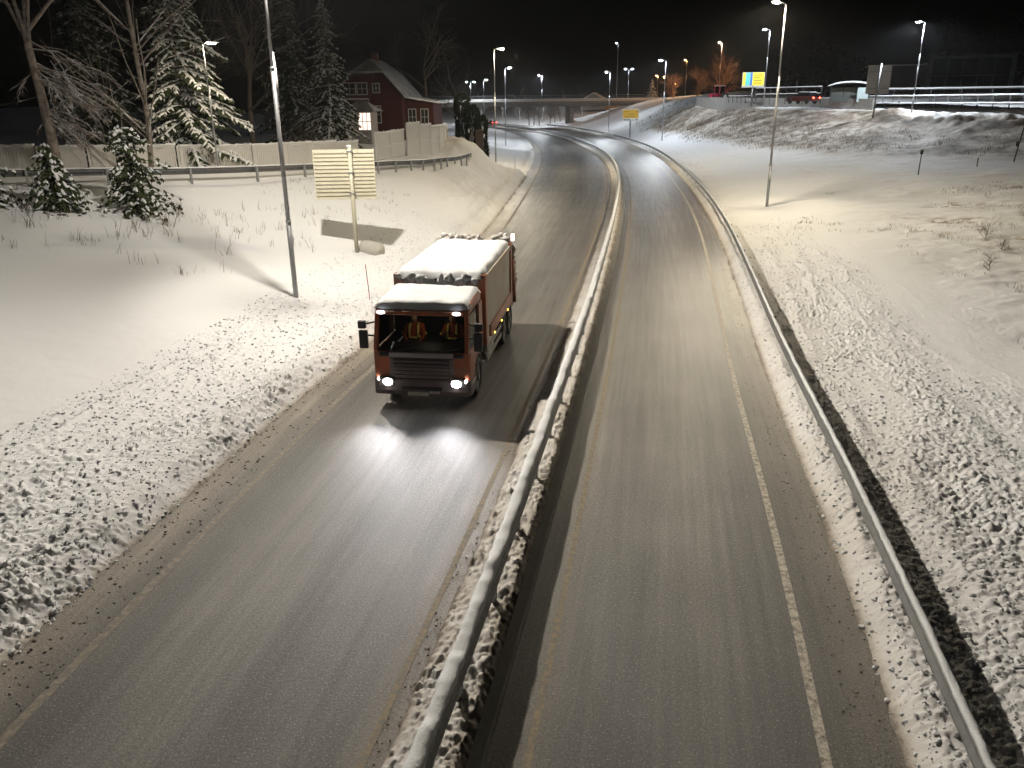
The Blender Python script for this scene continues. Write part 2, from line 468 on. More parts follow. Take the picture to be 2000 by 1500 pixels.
def left_surface(x, y, detail=True):
    d = xL(y) - x
    base = TL(x, y)
    edge = sstep(-0.1, 0.6, d + 0.3*fbm(x*1.7, y*1.7, 3, 3))
    z = base * np.maximum(edge, 0) - 0.04*(1-edge)
    z = z + 0.13 * np.exp(-((d-0.75)/0.45)**2) * (0.6 + 1.4*(fbm(x*0.8, y*0.8, 5, 3)+0.5))
    z = z + 0.10 * fbm(x*0.35, y*0.35, 11, 4) * sstep(2, 6, d)
    if detail:
        bd = 4.6 + 2.2*fbm(x*0.25, y*0.25, 21, 3) - 0.012*(y-20)
        ch = sstep(-0.1, 0.3, d) * (1 - sstep(bd - 0.9, bd + 0.3, d + 0.8*fbm(x*1.1, y*1.1, 23, 3)))
        amt = 0.35 + 1.3*np.clip(fbm(x*0.9, y*0.9, 31, 3) + 0.5, 0, 1)
        amt = amt*np.clip(0.72 + 1.5*fbm(d*1.4, y*0.22, 33, 3) + 0.5*fbm(x*0.35, y*0.35, 35, 2), 0.15, 1.5)
        z = z + ch*0.10*(1-np.abs(2*fbm(d*0.9+0.3*fbm(x*0.4,y*0.4,37,2), y*0.12, 39, 3)))**3
        near = 0.75 + 0.75*np.exp(-((d-0.7)/0.7)**2)
        z = z + ch*amt*near*(0.45*clods(x, y, 0.24, 41, 0.05, 0.15, 0.5) + 0.85*clods(x+9.1, y+3.3, 0.12, 51, 0.03, 0.08, 0.75) + 1.1*clods(x+2.7, y+5.3, 0.07, 55, 0.02, 0.05, 0.85))
        # plough scrape marks on the steep shoulder below the terrace rail
        sm = np.exp(-((x + 1.5)/4.0)**2) * sstep(52, 60, y) * (1 - sstep(84, 92, y))
        z = z + 0.22*sm*fbm(x*2.2 + y*1.1, y*0.5, 61, 3)
        z = z + 0.012*fbm(x*4, y*4, 71, 3)
        # ploughed heap at the end of the terrace street
        q = ((x+4.8)/2.6)**2 + ((y-83)/7)**2
        z = z + 1.35*np.exp(-q**2)*(1 + 0.5*fbm(x*0.9, y*0.9, 81, 4)) + 0.3*np.exp(-q)*clods(x, y, 0.9, 83, 0.2, 0.7, 0.7)
        q2 = ((x+14.2)/1.6)**2 + ((y-70)/2.0)**2
        z = z + 1.0*np.exp(-q2*1.4)
    return z
def right_surface(x, y, detail=True):
    d = x - xR(y)
    base = TR(x, y)
    edge = sstep(-0.1, 0.45, d + 0.22*fbm(x*1.7, y*1.7, 103, 3))
    z = base * edge - 0.04*(1-edge)
    z = z + 0.12 * np.exp(-((d-0.55)/0.35)**2) * (0.5 + 1.2*(fbm(x*0.8, y*0.8, 105, 3)+0.5))
    z = z + 0.22 * fbm(x*0.22, y*0.22, 111, 4) * sstep(2, 8, d)
    if detail:
        bd = 5.5 + 3.0*fbm(x*0.25, y*0.25, 121, 3) - 0.02*(y-15)
        ch = sstep(0.05, 0.5, d) * (1 - 0.8*sstep(bd - 2.5, bd + 0.6, d + 0.8*fbm(x*1.1, y*1.1, 123, 3)) - 0.2*sstep(9, 12, d))
        amt = (0.3 + 1.0*np.clip(fbm(x*0.9, y*0.9, 131, 3) + 0.5, 0, 1))*np.clip(0.75 + 1.5*fbm(d*1.2, y*0.22, 133, 3) + 0.6*fbm(x*0.35, y*0.35, 135, 2), 0.12, 1.5)
        z = z + ch*0.09*(1-np.abs(2*fbm(d*0.8, y*0.12, 139, 3)))**3
        z = z + ch*amt*(0.3*clods(x, y, 0.24, 141, 0.05, 0.15, 0.45) + 0.75*clods(x+9.1, y+3.3, 0.12, 151, 0.03, 0.08, 0.7) + 1.1*clods(x+2.7, y+5.3, 0.07, 155, 0.02, 0.05, 0.85))
        wav = sstep(5, 10, d)
        z = z + wav*(0.26*fbm(x*0.55, y*0.8, 161, 4) + 0.10*fbm(x*2.1, y*2.6, 165, 3))
        z = z + wav*0.16*np.clip(fbm(x*0.30, y*0.34, 167, 2), 0, 1)*np.abs(fbm(x*2.2, y*2.2, 169, 3))*4
        # heap of dirty ploughed snow along the edge of the upper street
        hx = np.interp(y, [60, 72, 80, 88, 100, 112], [78, 58, 49, 45, 44, 42.5])
        u = (x - hx)/4.2
        hm = np.exp(-u*u) * sstep(60, 70, y) * (1 - sstep(96, 108, y))
        z = z + hm*0.62*(0.1 + 2.6*np.clip(fbm(x*0.20, y*0.20, 171, 3)+0.10, 0, 1) + 1.0*fbm(x*0.9, y*0.9, 175, 4) + 0.9*clods(x, y, 1.3, 177, 0.3, 1.0, 0.7) + 0.4*clods(x, y, 0.45, 179, 0.1, 0.3, 0.7))
    return z

def gz(x, y):
    """ground height where a thing stands"""
    a = np.array([float(x)]); b = np.array([float(y)])
    if x < float(xL(y)): return float(left_surface(a, b)[0])
    if x > float(xR(y)): return float(right_surface(a, b)[0])
    return 0.0

def grid_mesh(name, X, Y, Z, material, attrs=None, flip=False, smooth=True):
    nr, nc = X.shape
    me = bpy.data.meshes.new(name)
    co = np.stack([X, Y, Z], -1).reshape(-1, 3).astype(np.float32)
    i = np.arange(nr-1)[:,None]*nc + np.arange(nc-1)[None]
    q = np.stack([i, i+1, i+nc+1, i+nc], -1).reshape(-1, 4)
    if flip: q = q[:, ::-1]
    me.vertices.add(len(co)); me.vertices.foreach_set('co', co.ravel())
    me.loops.add(q.size); me.loops.foreach_set('vertex_index', q.ravel().astype(np.int32))
    me.polygons.add(len(q)); me.polygons.foreach_set('loop_start', np.arange(0, q.size, 4, dtype=np.int32))
    me.polygons.foreach_set('loop_total', np.full(len(q), 4, np.int32))
    me.materials.append(material)
    me.update(calc_edges=True)
    if smooth: me.shade_smooth()
    for k, a in (attrs or {}).items():
        at = me.attributes.new(k, 'FLOAT', 'POINT'); at.data.foreach_set('value', np.asarray(a, np.float32).ravel())
    me.validate()
    return me

def rows(y0, y1, k, mn):
    r = [y0]
    while r[-1] < y1: r.append(r[-1] + max(mn, k*max(r[-1], 0)))
    return np.array(r)
def dcols(a, fine, step, far, grow):
    c = list(np.arange(a, fine, step)); s = step
    while c[-1] < far: s = min(s*grow, 3.0); c.append(c[-1] + s)
    return np.array(c)

def terrain():
    for side in (0, 1):
        for blk in (0, 1):
            if blk == 0:
                ys = rows(4.5, 46, 0.0027, 0.028); ds = dcols(-0.3, 5.8 if side == 0 else 7.0, 0.029, 75, 1.035)
            else:
                ys = rows(45.9, 264, 0.0036 if side else 0.0055, 0.16); ds = dcols(-0.3, 6, 0.12, 120, 1.0085 if side else 1.025)
                # keep metre-scale cells on the banks
            Y = np.repeat(ys[:,None], len(ds), 1)
            if side == 0:
                X = xL(ys)[:,None] - ds[None]
                Z = left_surface(X, Y)
                D = ds[None] + 0*X
                dirt = 0.55*np.exp(-(np.maximum(D,0)/0.13)**2) + 0.13*np.exp(-(D/1.3)**2)*(0.5+1.0*(fbm(X*0.7,Y*0.7,201,3)+0.5)) + 0.10*sstep(52,60,Y)*(1-sstep(10,14,D))
                q = ((X+5.0)/2.6)**2 + ((Y-82.5)/6)**2
                dirt = dirt + 0.30*np.exp(-q)
                me = grid_mesh('snow_bank', X, Y, Z, SNOW, {'dirt': dirt}, flip=True)
                nm = 'snow_bank_left'
            else:
                X = xR(ys)[:,None] + ds[None]
                Z = right_surface(X, Y)
                D = ds[None] + 0*X
                dirt = 0.55*np.exp(-(np.maximum(D,0)/0.13)**2) + 0.20*np.exp(-(D/3.0)**2)*(0.5+1.0*(fbm(X*0.7,Y*0.7,203,3)+0.5))
                # turf showing through on the bank
                bank = sstep(60, 75, Y)*(1-sstep(150,175,Y))*sstep(1.7, 2.6, Z)*(1-sstep(-0.25, 0.15, TR(X,Y) - np.interp(Y, [60,90,105,150], [4.7,4.8,5.8,6.2])))
                dirt = dirt + bank*(0.48 + 0.9*np.clip(fbm(X*0.35, Y*0.35, 211, 4)+0.10, 0, 1) + 0.55*fbm(X*2.2, Y*1.6, 213, 3))
                hx = np.interp(Y, [60, 72, 80, 88, 100, 112], [78, 58, 49, 45, 44, 42.5])
                hm = np.exp(-((X-hx)/4.2)**2)*sstep(60,70,Y)*(1-sstep(96,108,Y))
                dirt = dirt + hm*(0.22+0.9*np.clip(fbm(X*0.5,Y*0.5,215,4)+0.08,0,1))
                thin = sstep(8, 12, D)*(1-sstep(48, 58, Y))
                dirt = dirt + thin*np.clip(fbm(X*0.3, Y*0.4, 217, 4)-0.02, 0, 1)*2.6*sstep(-0.02, 0.1, fbm(X*2.6, Y*3.3, 219, 3))
                me = grid_mesh('snow_bank', X, Y, Z, SNOW, {'dirt': dirt})
                nm = 'snow_bank_right'
            struct(nm if blk == 0 else nm + '_far', me)
terrain()

# far ground: one sheet out to the horizon
gy = np.array([-60,-20,4.6,46,120,200,262,300,350,420,520,700,900.])
gx = np.array([-700,-400,-250,-150,-100,-60,-30,-10,10,30,60,100,150,250,400,700.])
GX, GY = np.meshgrid(gx, gy)
GZ = np.full_like(GX, -0.12); GZ = np.where(GY < 262, -0.5, GZ)
GZ = GZ + np.where(GY > 300, 7.0*np.clip((GY-295)/70, 0, 1)*np.clip((GX+45)/20, 0, 1), 0)
GZ = GZ + np.where((GY > 300), np.clip((GX-40)/25, 0, 1)*(7.5-7.0*np.clip((GY-295)/70, 0, 1)) + np.clip((-GX-40)/40, 0, 1)*4, 0)
me = grid_mesh('ground', GX, GY, GZ, SNOW, {'dirt': np.full_like(GX, 0.12)})
struct('ground', me)

def strip(name, f0, f1, y0, y1, z, material, n=12, dy=0.5, crown=None):
    ys = np.arange(y0, y1 + dy, dy)
    t = np.linspace(0, 1, n)
    a = f0(ys); b = f1(ys)
    X = a[:,None]*(1-t) + b[:,None]*t
    Y = np.repeat(ys[:,None], n, 1)
    Z = np.full_like(X, z)
    al = np.r_[0, np.cumsum(np.hypot(np.diff((a+b)/2), np.diff(ys)))]
    return struct(name, grid_mesh(name, X, Y, Z, material, {'lat': t[None] + 0*X, 'along': al[:,None] + 0*X}))

ASPH_L = asphalt_material('asphalt_left', [(0.0,0.17,0.10),(1.0,0.15,0.12),(0.07,0.15,0.10),(0.13,0.20,0.12),(0.18,0.11,0.08),(0.30,0.066,0.03),(0.42,0.125,0.02),(0.55,0.135,0.02),(0.66,0.074,0.03),(0.78,0.105,0.05),(0.88,0.08,0.06),(0.94,0.12,0.14)], 0.0)
ASPH_R = asphalt_material('asphalt_right', [(0.0,0.10,0.06),(1.0,0.19,0.10),(0.09,0.12,0.10),(0.16,0.085,0.05),(0.26,0.066,0.05),(0.40,0.105,0.05),(0.52,0.12,0.04),(0.66,0.07,0.05),(0.76,0.085,0.05),(0.86,0.11,0.07),(0.93,0.14,0.09)], 5.0)
road_l = strip('road_left_carriageway', lambda y: xL(y)-0.6, lambda y: xML(y)+0.15, 2, 310, 0.0, ASPH_L, 24, 0.5)
road_r = strip('road_right_carriageway', lambda y: xMR(y)-0.05, lambda y: xR(y)+0.6, 2, 310, 0.0, ASPH_R, 24, 0.5)

def line_material(name, col, wear):
    m = mat(name, col, 0.75)
    nt = m.node_tree; N = nt.nodes; L = nt.links; b = N['Principled BSDF']
    tc = N.new('ShaderNodeTexCoord')
    n = N.new('ShaderNodeTexNoise'); n.inputs['Scale'].default_value = 9; n.inputs['Detail'].default_value = 8; n.inputs['Roughness'].default_value = 0.8
    L.new(tc.outputs['Object'], n.inputs['Vector'])
    r = N.new('ShaderNodeMapRange'); r.inputs[1].default_value = wear - 0.08; r.inputs[2].default_value = wear + 0.08
    L.new(n.outputs[0], r.inputs[0])
    mx = N.new('ShaderNodeMix'); mx.data_type = 'RGBA'
    mx.inputs[6].default_value = (0.17, 0.15, 0.12, 1); mx.inputs[7].default_value = (*col, 1)
    L.new(r.outputs[0], mx.inputs[0]); L.new(mx.outputs[2], b.inputs['Base Color'])
    return m
LINE_W = line_material('road_line_white', (0.62, 0.56, 0.47), 0.48)
LINE_F = line_material('road_line_faint', (0.32, 0.28, 0.22), 0.54)
LINE_Y = line_material('road_line_yellow', (0.30, 0.225, 0.13), 0.52)
strip('edge_line_white', lambda y: xR(y)-0.93, lambda y: xR(y)-0.80, 2, 250, 0.004, LINE_W, 2)
strip('edge_line_yellow', lambda y: xMR(y)+0.42, lambda y: xMR(y)+0.52, 2, 250, 0.004, LINE_Y, 2)
strip('edge_line_left', lambda y: xL(y)+0.88, lambda y: xL(y)+1.03, 2, 250, 0.004, LINE_F, 2)
strip('edge_line_median', lambda y: xML(y)-0.28, lambda y: xML(y)-0.18, 2, 250, 0.004, LINE_Y, 2)
# dashes where the slip lane leaves the right carriageway
for k in range(9):
    y0 = 96 + k*9
    o = strip('lane_dash', lambda y: xR(y)-2.5-0.02*(y-96), lambda y: xR(y)-2.3-0.02*(y-96), y0, y0+3, 0.004, LINE_W, 2)

# median: raised bed of snow between two kerbs
def median():
    for blk, (ya, yb) in enumerate(((3, 46), (45.9, 262))):
        ys = rows(ya, yb, 0.0036 if blk == 0 else 0.006, 0.03)
        t = np.linspace(0, 1, 46 if blk == 0 else 14)
        X = xML(ys)[:,None] + 1.05*t[None] - 0.02
        Y = np.repeat(ys[:,None], len(t), 1)
        p = np.sin(np.clip(t*1.25, 0, 1)*math.pi/2)
        Z = 0.02 + 0.17*p[None] + 0.05*fbm(X*2.2, Y*2.2, 301, 4)*p[None]
        Z = Z - 0.10*sstep(0.93, 1.0, t)[None]
        ed = sstep(0.0, 0.10, t[None] + 0.12*fbm(X*3, Y*1.5, 303, 3))
        amt = 0.5 + 0.9*np.clip(fbm(X*1.3, Y*1.3, 305, 2)+0.5, 0, 1)
        Z = Z*ed + ed*amt*(0.9*clods(X, Y, 0.12, 311, 0.03, 0.08, 0.6) + 1.1*clods(X+4, Y+2, 0.065, 315, 0.02, 0.046, 0.85)) - 0.03*(1-ed)
        # hollows round the posts
        dirt = 0.30 + 0.5*np.exp(-(t/0.10)**2)[None] + 0.35*sstep(0.75, 0.97, t)[None] + 0.3*fbm(X*2, Y*2, 307, 3)
        struct('median_snow' + ('' if blk == 0 else '_far'), grid_mesh('median_snow', X, Y, Z, SNOW, {'dirt': dirt}))
    ys = rows(3, 262, 0.03, 0.5)
    kb = MB().sweep([Vector((float(xMR(y)) - 0.10, y, 0)) for y in ys], [(-0.09,-0.05),(-0.09,0.13),(0.07,0.13),(0.09,0.10),(0.09,-0.05)])
    struct('median_kerb', kb.mesh('median_kerb', CONC))
median()
#@@OBJECTS@@
# ------------------------------------------------------------------ street lamps
WARM = (1.0, 0.86, 0.62); NEUT = (1.0, 0.925, 0.80); COLD = (0.86, 0.93, 1.0); SODIUM = (1.0, 0.45, 0.12)
# photometry of a road luminaire: wide batwing, cut off above the horizontal
IES_K = 0.012; IES_ROT = R(90)
_va = [0,10,20,30,40,50,60,66,72,78,84,90,100,180]
_ca = [0.36,0.37,0.41,0.49,0.62,0.84,1.0,1.0,0.88,0.55,0.22,0.06,0.02,0.0]
def photometry(name, back):
    # horizontal planes 0 (street side), 90, 180 (house side)
    T = bpy.data.texts.new(name); out = ''
    for h in (0, 90, 180, 270, 360):
        f = IES_PLANE(h, back)
        out += ' '.join('%.1f' % (1000*c*(f if a > 25 else f*0.5+0.5)) for a, c in zip(_va, _ca)) + NL
    T.write(NL.join(['IESNA:LM-63-1995', 'TILT=NONE', '1 -1 1 %d 5 1 2 0 0 0' % len(_va), '1 1 100', ' '.join(map(str, _va)), '0 90 180 270 360', out]))
    return T
NL = chr(10)
def IES_PLANE(h, back):
    q = 0.5 if back < 0.15 else 0.95
    return {0: 1.0, 90: q, 180: back, 270: q, 360: 1.0}[h]
IES = {b: photometry('road_luminaire_%d' % int(b*100), b) for b in (1.0, 0.45, 0.35, 0.2, 0.12)}
def street_lamp(x, y, H, az, arm, label, col, power, z=None, heads=(0,), glow=900, r0=0.088, soft=0.2, back=0.45, aim=0.0):
    z = gz(x, y) if z is None else z
    t = thing('street_lamp', label, 'street lamp', (x, y, z - 0.05), az, 'street lamps')
    far = y > 105
    n = 6 if far else 12
    p = MB().tube([(0,0,-0.4),(0,0,H*0.22)], r0, n); p.build('pole_base', POLE, t, True)
    p = MB().tube([(0,0,H*0.22-0.02),(0,0,H*0.62)], [r0*0.86, r0*0.80], n); p.build('pole', POLE, t, True)
    p = MB().tube([(0,0,H*0.62-0.02),(0,0,H)], [r0*0.66, r0*0.46], n); p.build('pole_top', POLE, t, True)
    if not far:
        for k, zz in enumerate((H*0.22, H*0.62)):
            MB().tube([(0,0,zz-0.05),(0,0,zz+0.04)], r0*(1.12 if k == 0 else 0.92), n).build('collar', POLE, t, True)
        # snow plastered on the weather side
        for (za, zb) in ((H*0.145, H*0.20), (H*0.52, H*0.66)):
            MB().tube([(0.03, 0.05, za),(0.035,0.055,(za+zb)/2),(0.03,0.05,zb)], [0.03, r0*0.75, 0.03], 6).build('wind_snow', SNOWCAP, t, True)
    for i, ha in enumerate(heads):
        c, s_ = math.cos(ha), math.sin(ha)
        def q(u, w, zz): return (c*u - s_*w, s_*u + c*w, zz)
        MB().tube([q(0,0,H-0.03), q(arm*0.45,0,H+0.06), q(arm,0,H+0.10)], r0*0.38, 6 if far else 8).build('arm', POLE, t, True)
        # luminaire: flat tapered housing
        hb = MB(); L_ = 0.72; w = 0.30
        prof = [(0.0,0.10,0.05),(0.15,0.15,0.08),(0.45,0.16,0.09),(L_,0.09,0.05)]
        vs = []
        for (u, hw, hh) in prof:
            for (sw, zz) in ((-1,0),(1,0),(0.7,hh),(-0.7,hh)):
                vs.append(q(arm-0.08+u, hw*sw, H+0.08+zz))
        fs = [(0,1,2,3)[::-1], tuple(range(12,16))]
        for a in range(3):
            for k in range(4):
                fs.append((a*4+k, a*4+(k+1)%4, a*4+4+(k+1)%4, a*4+4+k))
        hb.add(vs, fs); hd = hb.build('luminaire', POLE, t)
        le = MB()
        g = 0.075
        vs = []
        for (u, hw) in ((0.12,0.11),(0.52,0.11)):
            for zz in (0.0, -g):
                for sw in (-1, 1):
                    k = 1 if zz == 0 else 0.8
                    vs.append(q(arm-0.08+u, hw*sw*k, H+0.076+zz))
        le.add(vs, [(0,1,5,4),(2,6,7,3),(0,2,3,1),(4,5,7,6),(0,4,6,2),(1,3,7,5)])
        le.build('lens', emission('lamp_lens_%d_%d_%d_%d' % (*[int(v*100) for v in col], glow), col, glow), hd)
        if power:
            ld = bpy.data.lights.new('lamp_light', 'POINT')
            ld.energy = power; ld.color = col; ld.shadow_soft_size = soft
            ld.use_nodes = True
            ln = ld.node_tree; em = ln.nodes['Emission']
            ie = ln.nodes.new('ShaderNodeTexIES'); ie.mode = 'INTERNAL'; ie.ies = IES[back]; ie.inputs['Strength'].default_value = IES_K
            ln.links.new(ie.outputs[0], em.inputs['Strength'])
            lo = bpy.data.objects.new('lamp_light', ld); COL.objects.link(lo); lo.parent = t
            lo.location = q(arm + 0.22, 0, H + 0.01); lo.rotation_euler.z = ha + IES_ROT + aim
    return t
W = LAMP_W
street_lamp(-7.6, 27.5, 12.2, R(-45), 1.0, 'tall grey street lamp beside the left carriageway, head above the picture, beside the orange truck', NEUT, W*1.15, back=0.2, aim=R(35))
street_lamp(16.7, 52.5, 12.0, R(215), 0.7, 'tall street lamp with warm bright head on the snowy right verge behind the guardrail', WARM, W*0.9, back=0.35, aim=R(-20))
street_lamp(-1.5, 89, 12.0, R(0), 0.5, 'tall street lamp with brightest warm head beside the dark hedge on the bend', WARM, W*0.85, back=0.12)
street_lamp(-0.6, 137, 12.0, R(0), 0.5, 'white street lamp just right of the warm lamp on the left bend', COLD, W*0.6, back=0.12)
street_lamp(-6.5, 216, 12.0, R(0), 0.5, 'distant white street lamp left of the bend, in front of the overpass', COLD, W*0.5, back=0.12)
street_lamp(25.2, 137, 12.3, R(180), 0.6, 'white street lamp at the foot of the embankment right of the yellow sign', COLD, W*0.7)
street_lamp(22.4, 188, 12.5, R(180), 0.6, 'white street lamp left of the yellow sign, behind the right guardrail', COLD, W*0.6)
street_lamp(-17.2, 48.5, 7.0, R(10), 0.25, 'short lamp post with small bright head behind the left terrace guardrail', WARM, W*0.05, r0=0.06, glow=500)
street_lamp(36.0, 119, 9.3, R(180), 0.5, 'white street lamp on the upper street just left of the tall warm lamp', COLD, W*0.4, z=7.0)
street_lamp(46.6, 97, 9.6, R(180), 0.5, 'white street lamp rising from the bright snowy upper street on the right', COLD, W*1.3, back=1.0)
street_lamp(88.6, 200, 5.0, R(180), 0.5, 'small white lamp in front of the pale warehouse wall', COLD, W*0.04, z=8.0)
street_lamp(104, 190, 5.4, R(180), 0.6, 'small white lamp in front of the dark glass building', COLD, W*0.06, z=8.6)
street_lamp(-11.4, 252, 12.0, R(0), 0.9, 'twin-headed lamp showing over the top of the dark hedge', COLD, W*0.3, z=1.0, heads=(0, R(180)))
street_lamp(11.0, 282, 11.5, R(180), 0.7, 'white lamp behind the overpass above its pier, over a snowy bush', COLD, W*2.0, back=1.0, z=4.0)
street_lamp(30.7, 241, 14.5, R(180), 0.2, 'tallest thin mast with a small dim head standing on the overpass', COLD, W*0.02, z=8.0, glow=60)
street_lamp(37.5, 266, 9.0, R(180), 0.8, 'twin-headed white lamp on the overpass right of the tall mast', COLD, W*0.2, z=7.6, heads=(0, R(180)))
street_lamp(60.8, 330, 9.0, R(180), 0.3, 'orange sodium lamp close below the white embankment lamp', SODIUM, W*0.25, z=6.8, glow=1100)
street_lamp(66.6, 380, 11.0, R(180), 0.3, 'orange sodium lamp left above its neighbour near the golden tree', SODIUM, W*0.25, z=6.8, glow=1100)
street_lamp(78.6, 400, 8.0, R(180), 0.3, 'lowest orange sodium lamp at the end of the upper street', SODIUM, W*0.2, z=6.8, glow=1100)
street_lamp(62.6, 300, 13.0, R(180), 0.5, 'orange street lamp standing alone left of the copper coloured bushes', SODIUM, W*0.7, z=7.6, glow=900)
street_lamp(57.3, 231, 14.0, R(180), 0.5, 'tall orange street lamp behind the copper coloured bare bushes', (1.0, 0.62, 0.34), W*1.1, back=1.0, z=7.8, glow=900)

# ------------------------------------------------------------------ guardrails
def path_xy(f, y0, y1, step, z=0.0):
    pts = []; y = y0
    while y < y1:
        pts.append(Vector((float(f(y)), y, z)))
        e = 0.1; s = float(f(y+e) - f(y))/e
        y += step / math.hypot(1, s)
    return pts
def wbeam(side, z0=0.54, z1=0.86, u=0.0):
    m = (z0+z1)/2; h = (z1-z0)/2
    pr = [(0.0,1.0),(0.065,0.72),(0.065,0.42),(0.0,0.12),(0.0,-0.12),(0.065,-0.42),(0.065,-0.72),(0.0,-1.0)]
    pr = [(a*0.8, b) for a, b in pr]
    out = [(u+side*a, m+h*b) for a, b in pr]
    inn = [(u+side*(a-0.012), m+h*b) for a, b in reversed(pr)]
    p = out + inn
    return p if side < 0 else p[::-1]
def post_mesh(w, d, h, mtl):
    # C-section post
    m = MB()
    m.box(-w/2, w/2, -d/2, -d/2+0.012, -0.45, h)
    m.box(-w/2, -w/2+0.012, -d/2+0.012, d/2, -0.45, h)
    m.box(w/2-0.012, w/2, -d/2+0.012, d/2, -0.45, h)
    return m.mesh('post', mtl)
def snow_prof(w, h, sd):
    rng = random.Random(sd)
    ph = [rng.uniform(0, 6.28) for _ in range(6)]
    def f(i, z1=0.81, u=0.0):
        k = 1 + 0.28*math.sin(i*0.31+ph[0]) + 0.2*math.sin(i*0.83+ph[1]) + 0.14*math.sin(i*1.9+ph[2]) + rng.uniform(-0.22,0.22)
        gap = 1 if math.sin(i*0.047+ph[3]) + 0.6*math.sin(i*0.13+ph[4]) > -1.18 else 0.12
        hh = h*max(k, 0.35)*gap; ww = w*(0.95+0.07*math.sin(i*0.7+ph[5])+rng.uniform(-0.07,0.07))
        o = rng.uniform(-0.008, 0.008)
        return [(u-ww+o, z1-0.035),(u-ww*1.02+o, z1+hh*0.35),(u-ww*0.72+o, z1+hh*0.82),(u-ww*0.2+o, z1+hh),(u+ww*0.35+o, z1+hh*0.97),(u+ww*0.8+o, z1+hh*0.72),(u+ww*1.02+o, z1+hh*0.3),(u+ww+o, z1-0.035)]
    return f
# median rail: double sided
fm = lambda y: xML(y) + 0.71
t = thing('guardrail', 'snow-topped double-sided steel guardrail on the median between the two carriageways', 'guardrail', (0,0,0))
path = path_xy(fm, 3.0, 255, 0.5)
MB().sweep(path, wbeam(1, 0.56, 0.88, 0.045)).build('rail_beam', GALV, t, True)
MB().sweep(path, wbeam(-1, 0.56, 0.88, -0.045)).build('rail_beam', GALV, t, True)
sp = snow_prof(0.098, 0.07, 3)
MB().sweep(path_xy(fm, 3.0, 255, 0.075), lambda i: sp(i*0.45, 0.88)).build('snow_cap', SNOWCAP, t, True)
# wet snow stuck to the right face of the rail
pm = post_mesh(0.07, 0.10, 0.80, GALV)
pts = path_xy(fm, 3.95, 250, 2.08)
for i, p in enumerate(pts):
    q = pts[min(i+1, len(pts)-1)] - pts[max(i-1, 0)]
    obj('post', pm, t, loc=(p.x, p.y, 0), rz=-math.atan2(q.x, q.y))
# right rail
fr = lambda y: xR(y) + 0.62
t = thing('guardrail', 'steel guardrail dusted with snow along the right edge of the right carriageway', 'guardrail', (0,0,0))
path = path_xy(fr, 3.0, 255, 0.5)
MB().sweep(path, wbeam(-1, 0.50, 0.81, -0.05)).build('rail_beam', GALV, t, True)
sp2 = snow_prof(0.045, 0.032, 5)
MB().sweep(path_xy(fr, 3.0, 255, 0.1), lambda i: sp2(i*0.5, 0.81, -0.055)).build('snow_cap', SNOWCAP, t, True)
pts = path_xy(fr, 4.6, 250, 4.0)
for i, p in enumerate(pts):
    q = pts[min(i+1, len(pts)-1)] - pts[max(i-1, 0)]
    obj('post', pm, t, loc=(p.x+0.03, p.y, 0.0), rz=-math.atan2(q.x, q.y))
# terrace rail
RL = [(-34,33.5),(-27,35.5),(-21.3,38),(-15.7,42),(-11.8,48),(-8.8,54.5),(-6.8,60),(-4.9,68),(-3.7,76),(-3.1,84)]
def polyline(P, step):
    P = [Vector((a, b, 0)) for a, b in P]
    # Catmull-Rom
    out = []
    for i in range(len(P)-1):
        p0 = P[max(i-1,0)]; p1 = P[i]; p2 = P[i+1]; p3 = P[min(i+2,len(P)-1)]
        for k in range(40):
            u = k/40
            out.append(0.5*((2*p1)+(p2-p0)*u+(2*p0-5*p1+4*p2-p3)*u*u+(3*p1-p0-3*p2+p3)*u**3))
    out.append(P[-1])
    res = [out[0]]; acc = 0
    for a, b in zip(out, out[1:]):
        d = (b-a).length; acc += d
        if acc >= step:
            res.append(b.copy()); acc = 0
    return res
t = thing('guardrail', 'dark weathered guardrail seen from behind along the left terrace street, posts facing us', 'guardrail', (0,0,0))
path = polyline(RL, 0.7)
base = [float(TL(np.array([p.x]), np.array([p.y]))[0]) for p in path]
base = np.convolve(np.pad(base, 6, mode='edge'), np.ones(13)/13, 'valid')
for p, b in zip(path, base): p.z = float(b)
GALVD = mat('weathered_rail', (0.13, 0.13, 0.13), 0.6, 0.5, noise=(5, 0.7, (0.07, 0.07, 0.07)))
MB().sweep(path, wbeam(-1, 0.45, 0.78, -0.06)).build('rail_beam', GALVD, t, True)
sp3 = snow_prof(0.06, 0.035, 9)
MB().sweep(path, lambda i: sp3(i*3, 0.78, -0.08)).build('snow_cap', SNOWCAP, t, True)
pd = MB().box(-0.06, 0.06, -0.05, 0.05, -0.5, 0.76).mesh('post', mat('post_grey', (0.24,0.24,0.235), 0.7, 0.2))
cum = 0; last = -9
for i in range(1, len(path)):
    cum += (path[i]-path[i-1]).length
    gap = 3.6 if path[i].x < -9.5 else 2.0
    if cum - last >= gap - 0.3:
        last = cum
        q = path[i]-path[i-1]
        obj('post', pd, t, loc=(path[i].x+0.07*q.y/q.length, path[i].y-0.07*q.x/q.length, path[i].z), rz=-math.atan2(q.x, q.y))
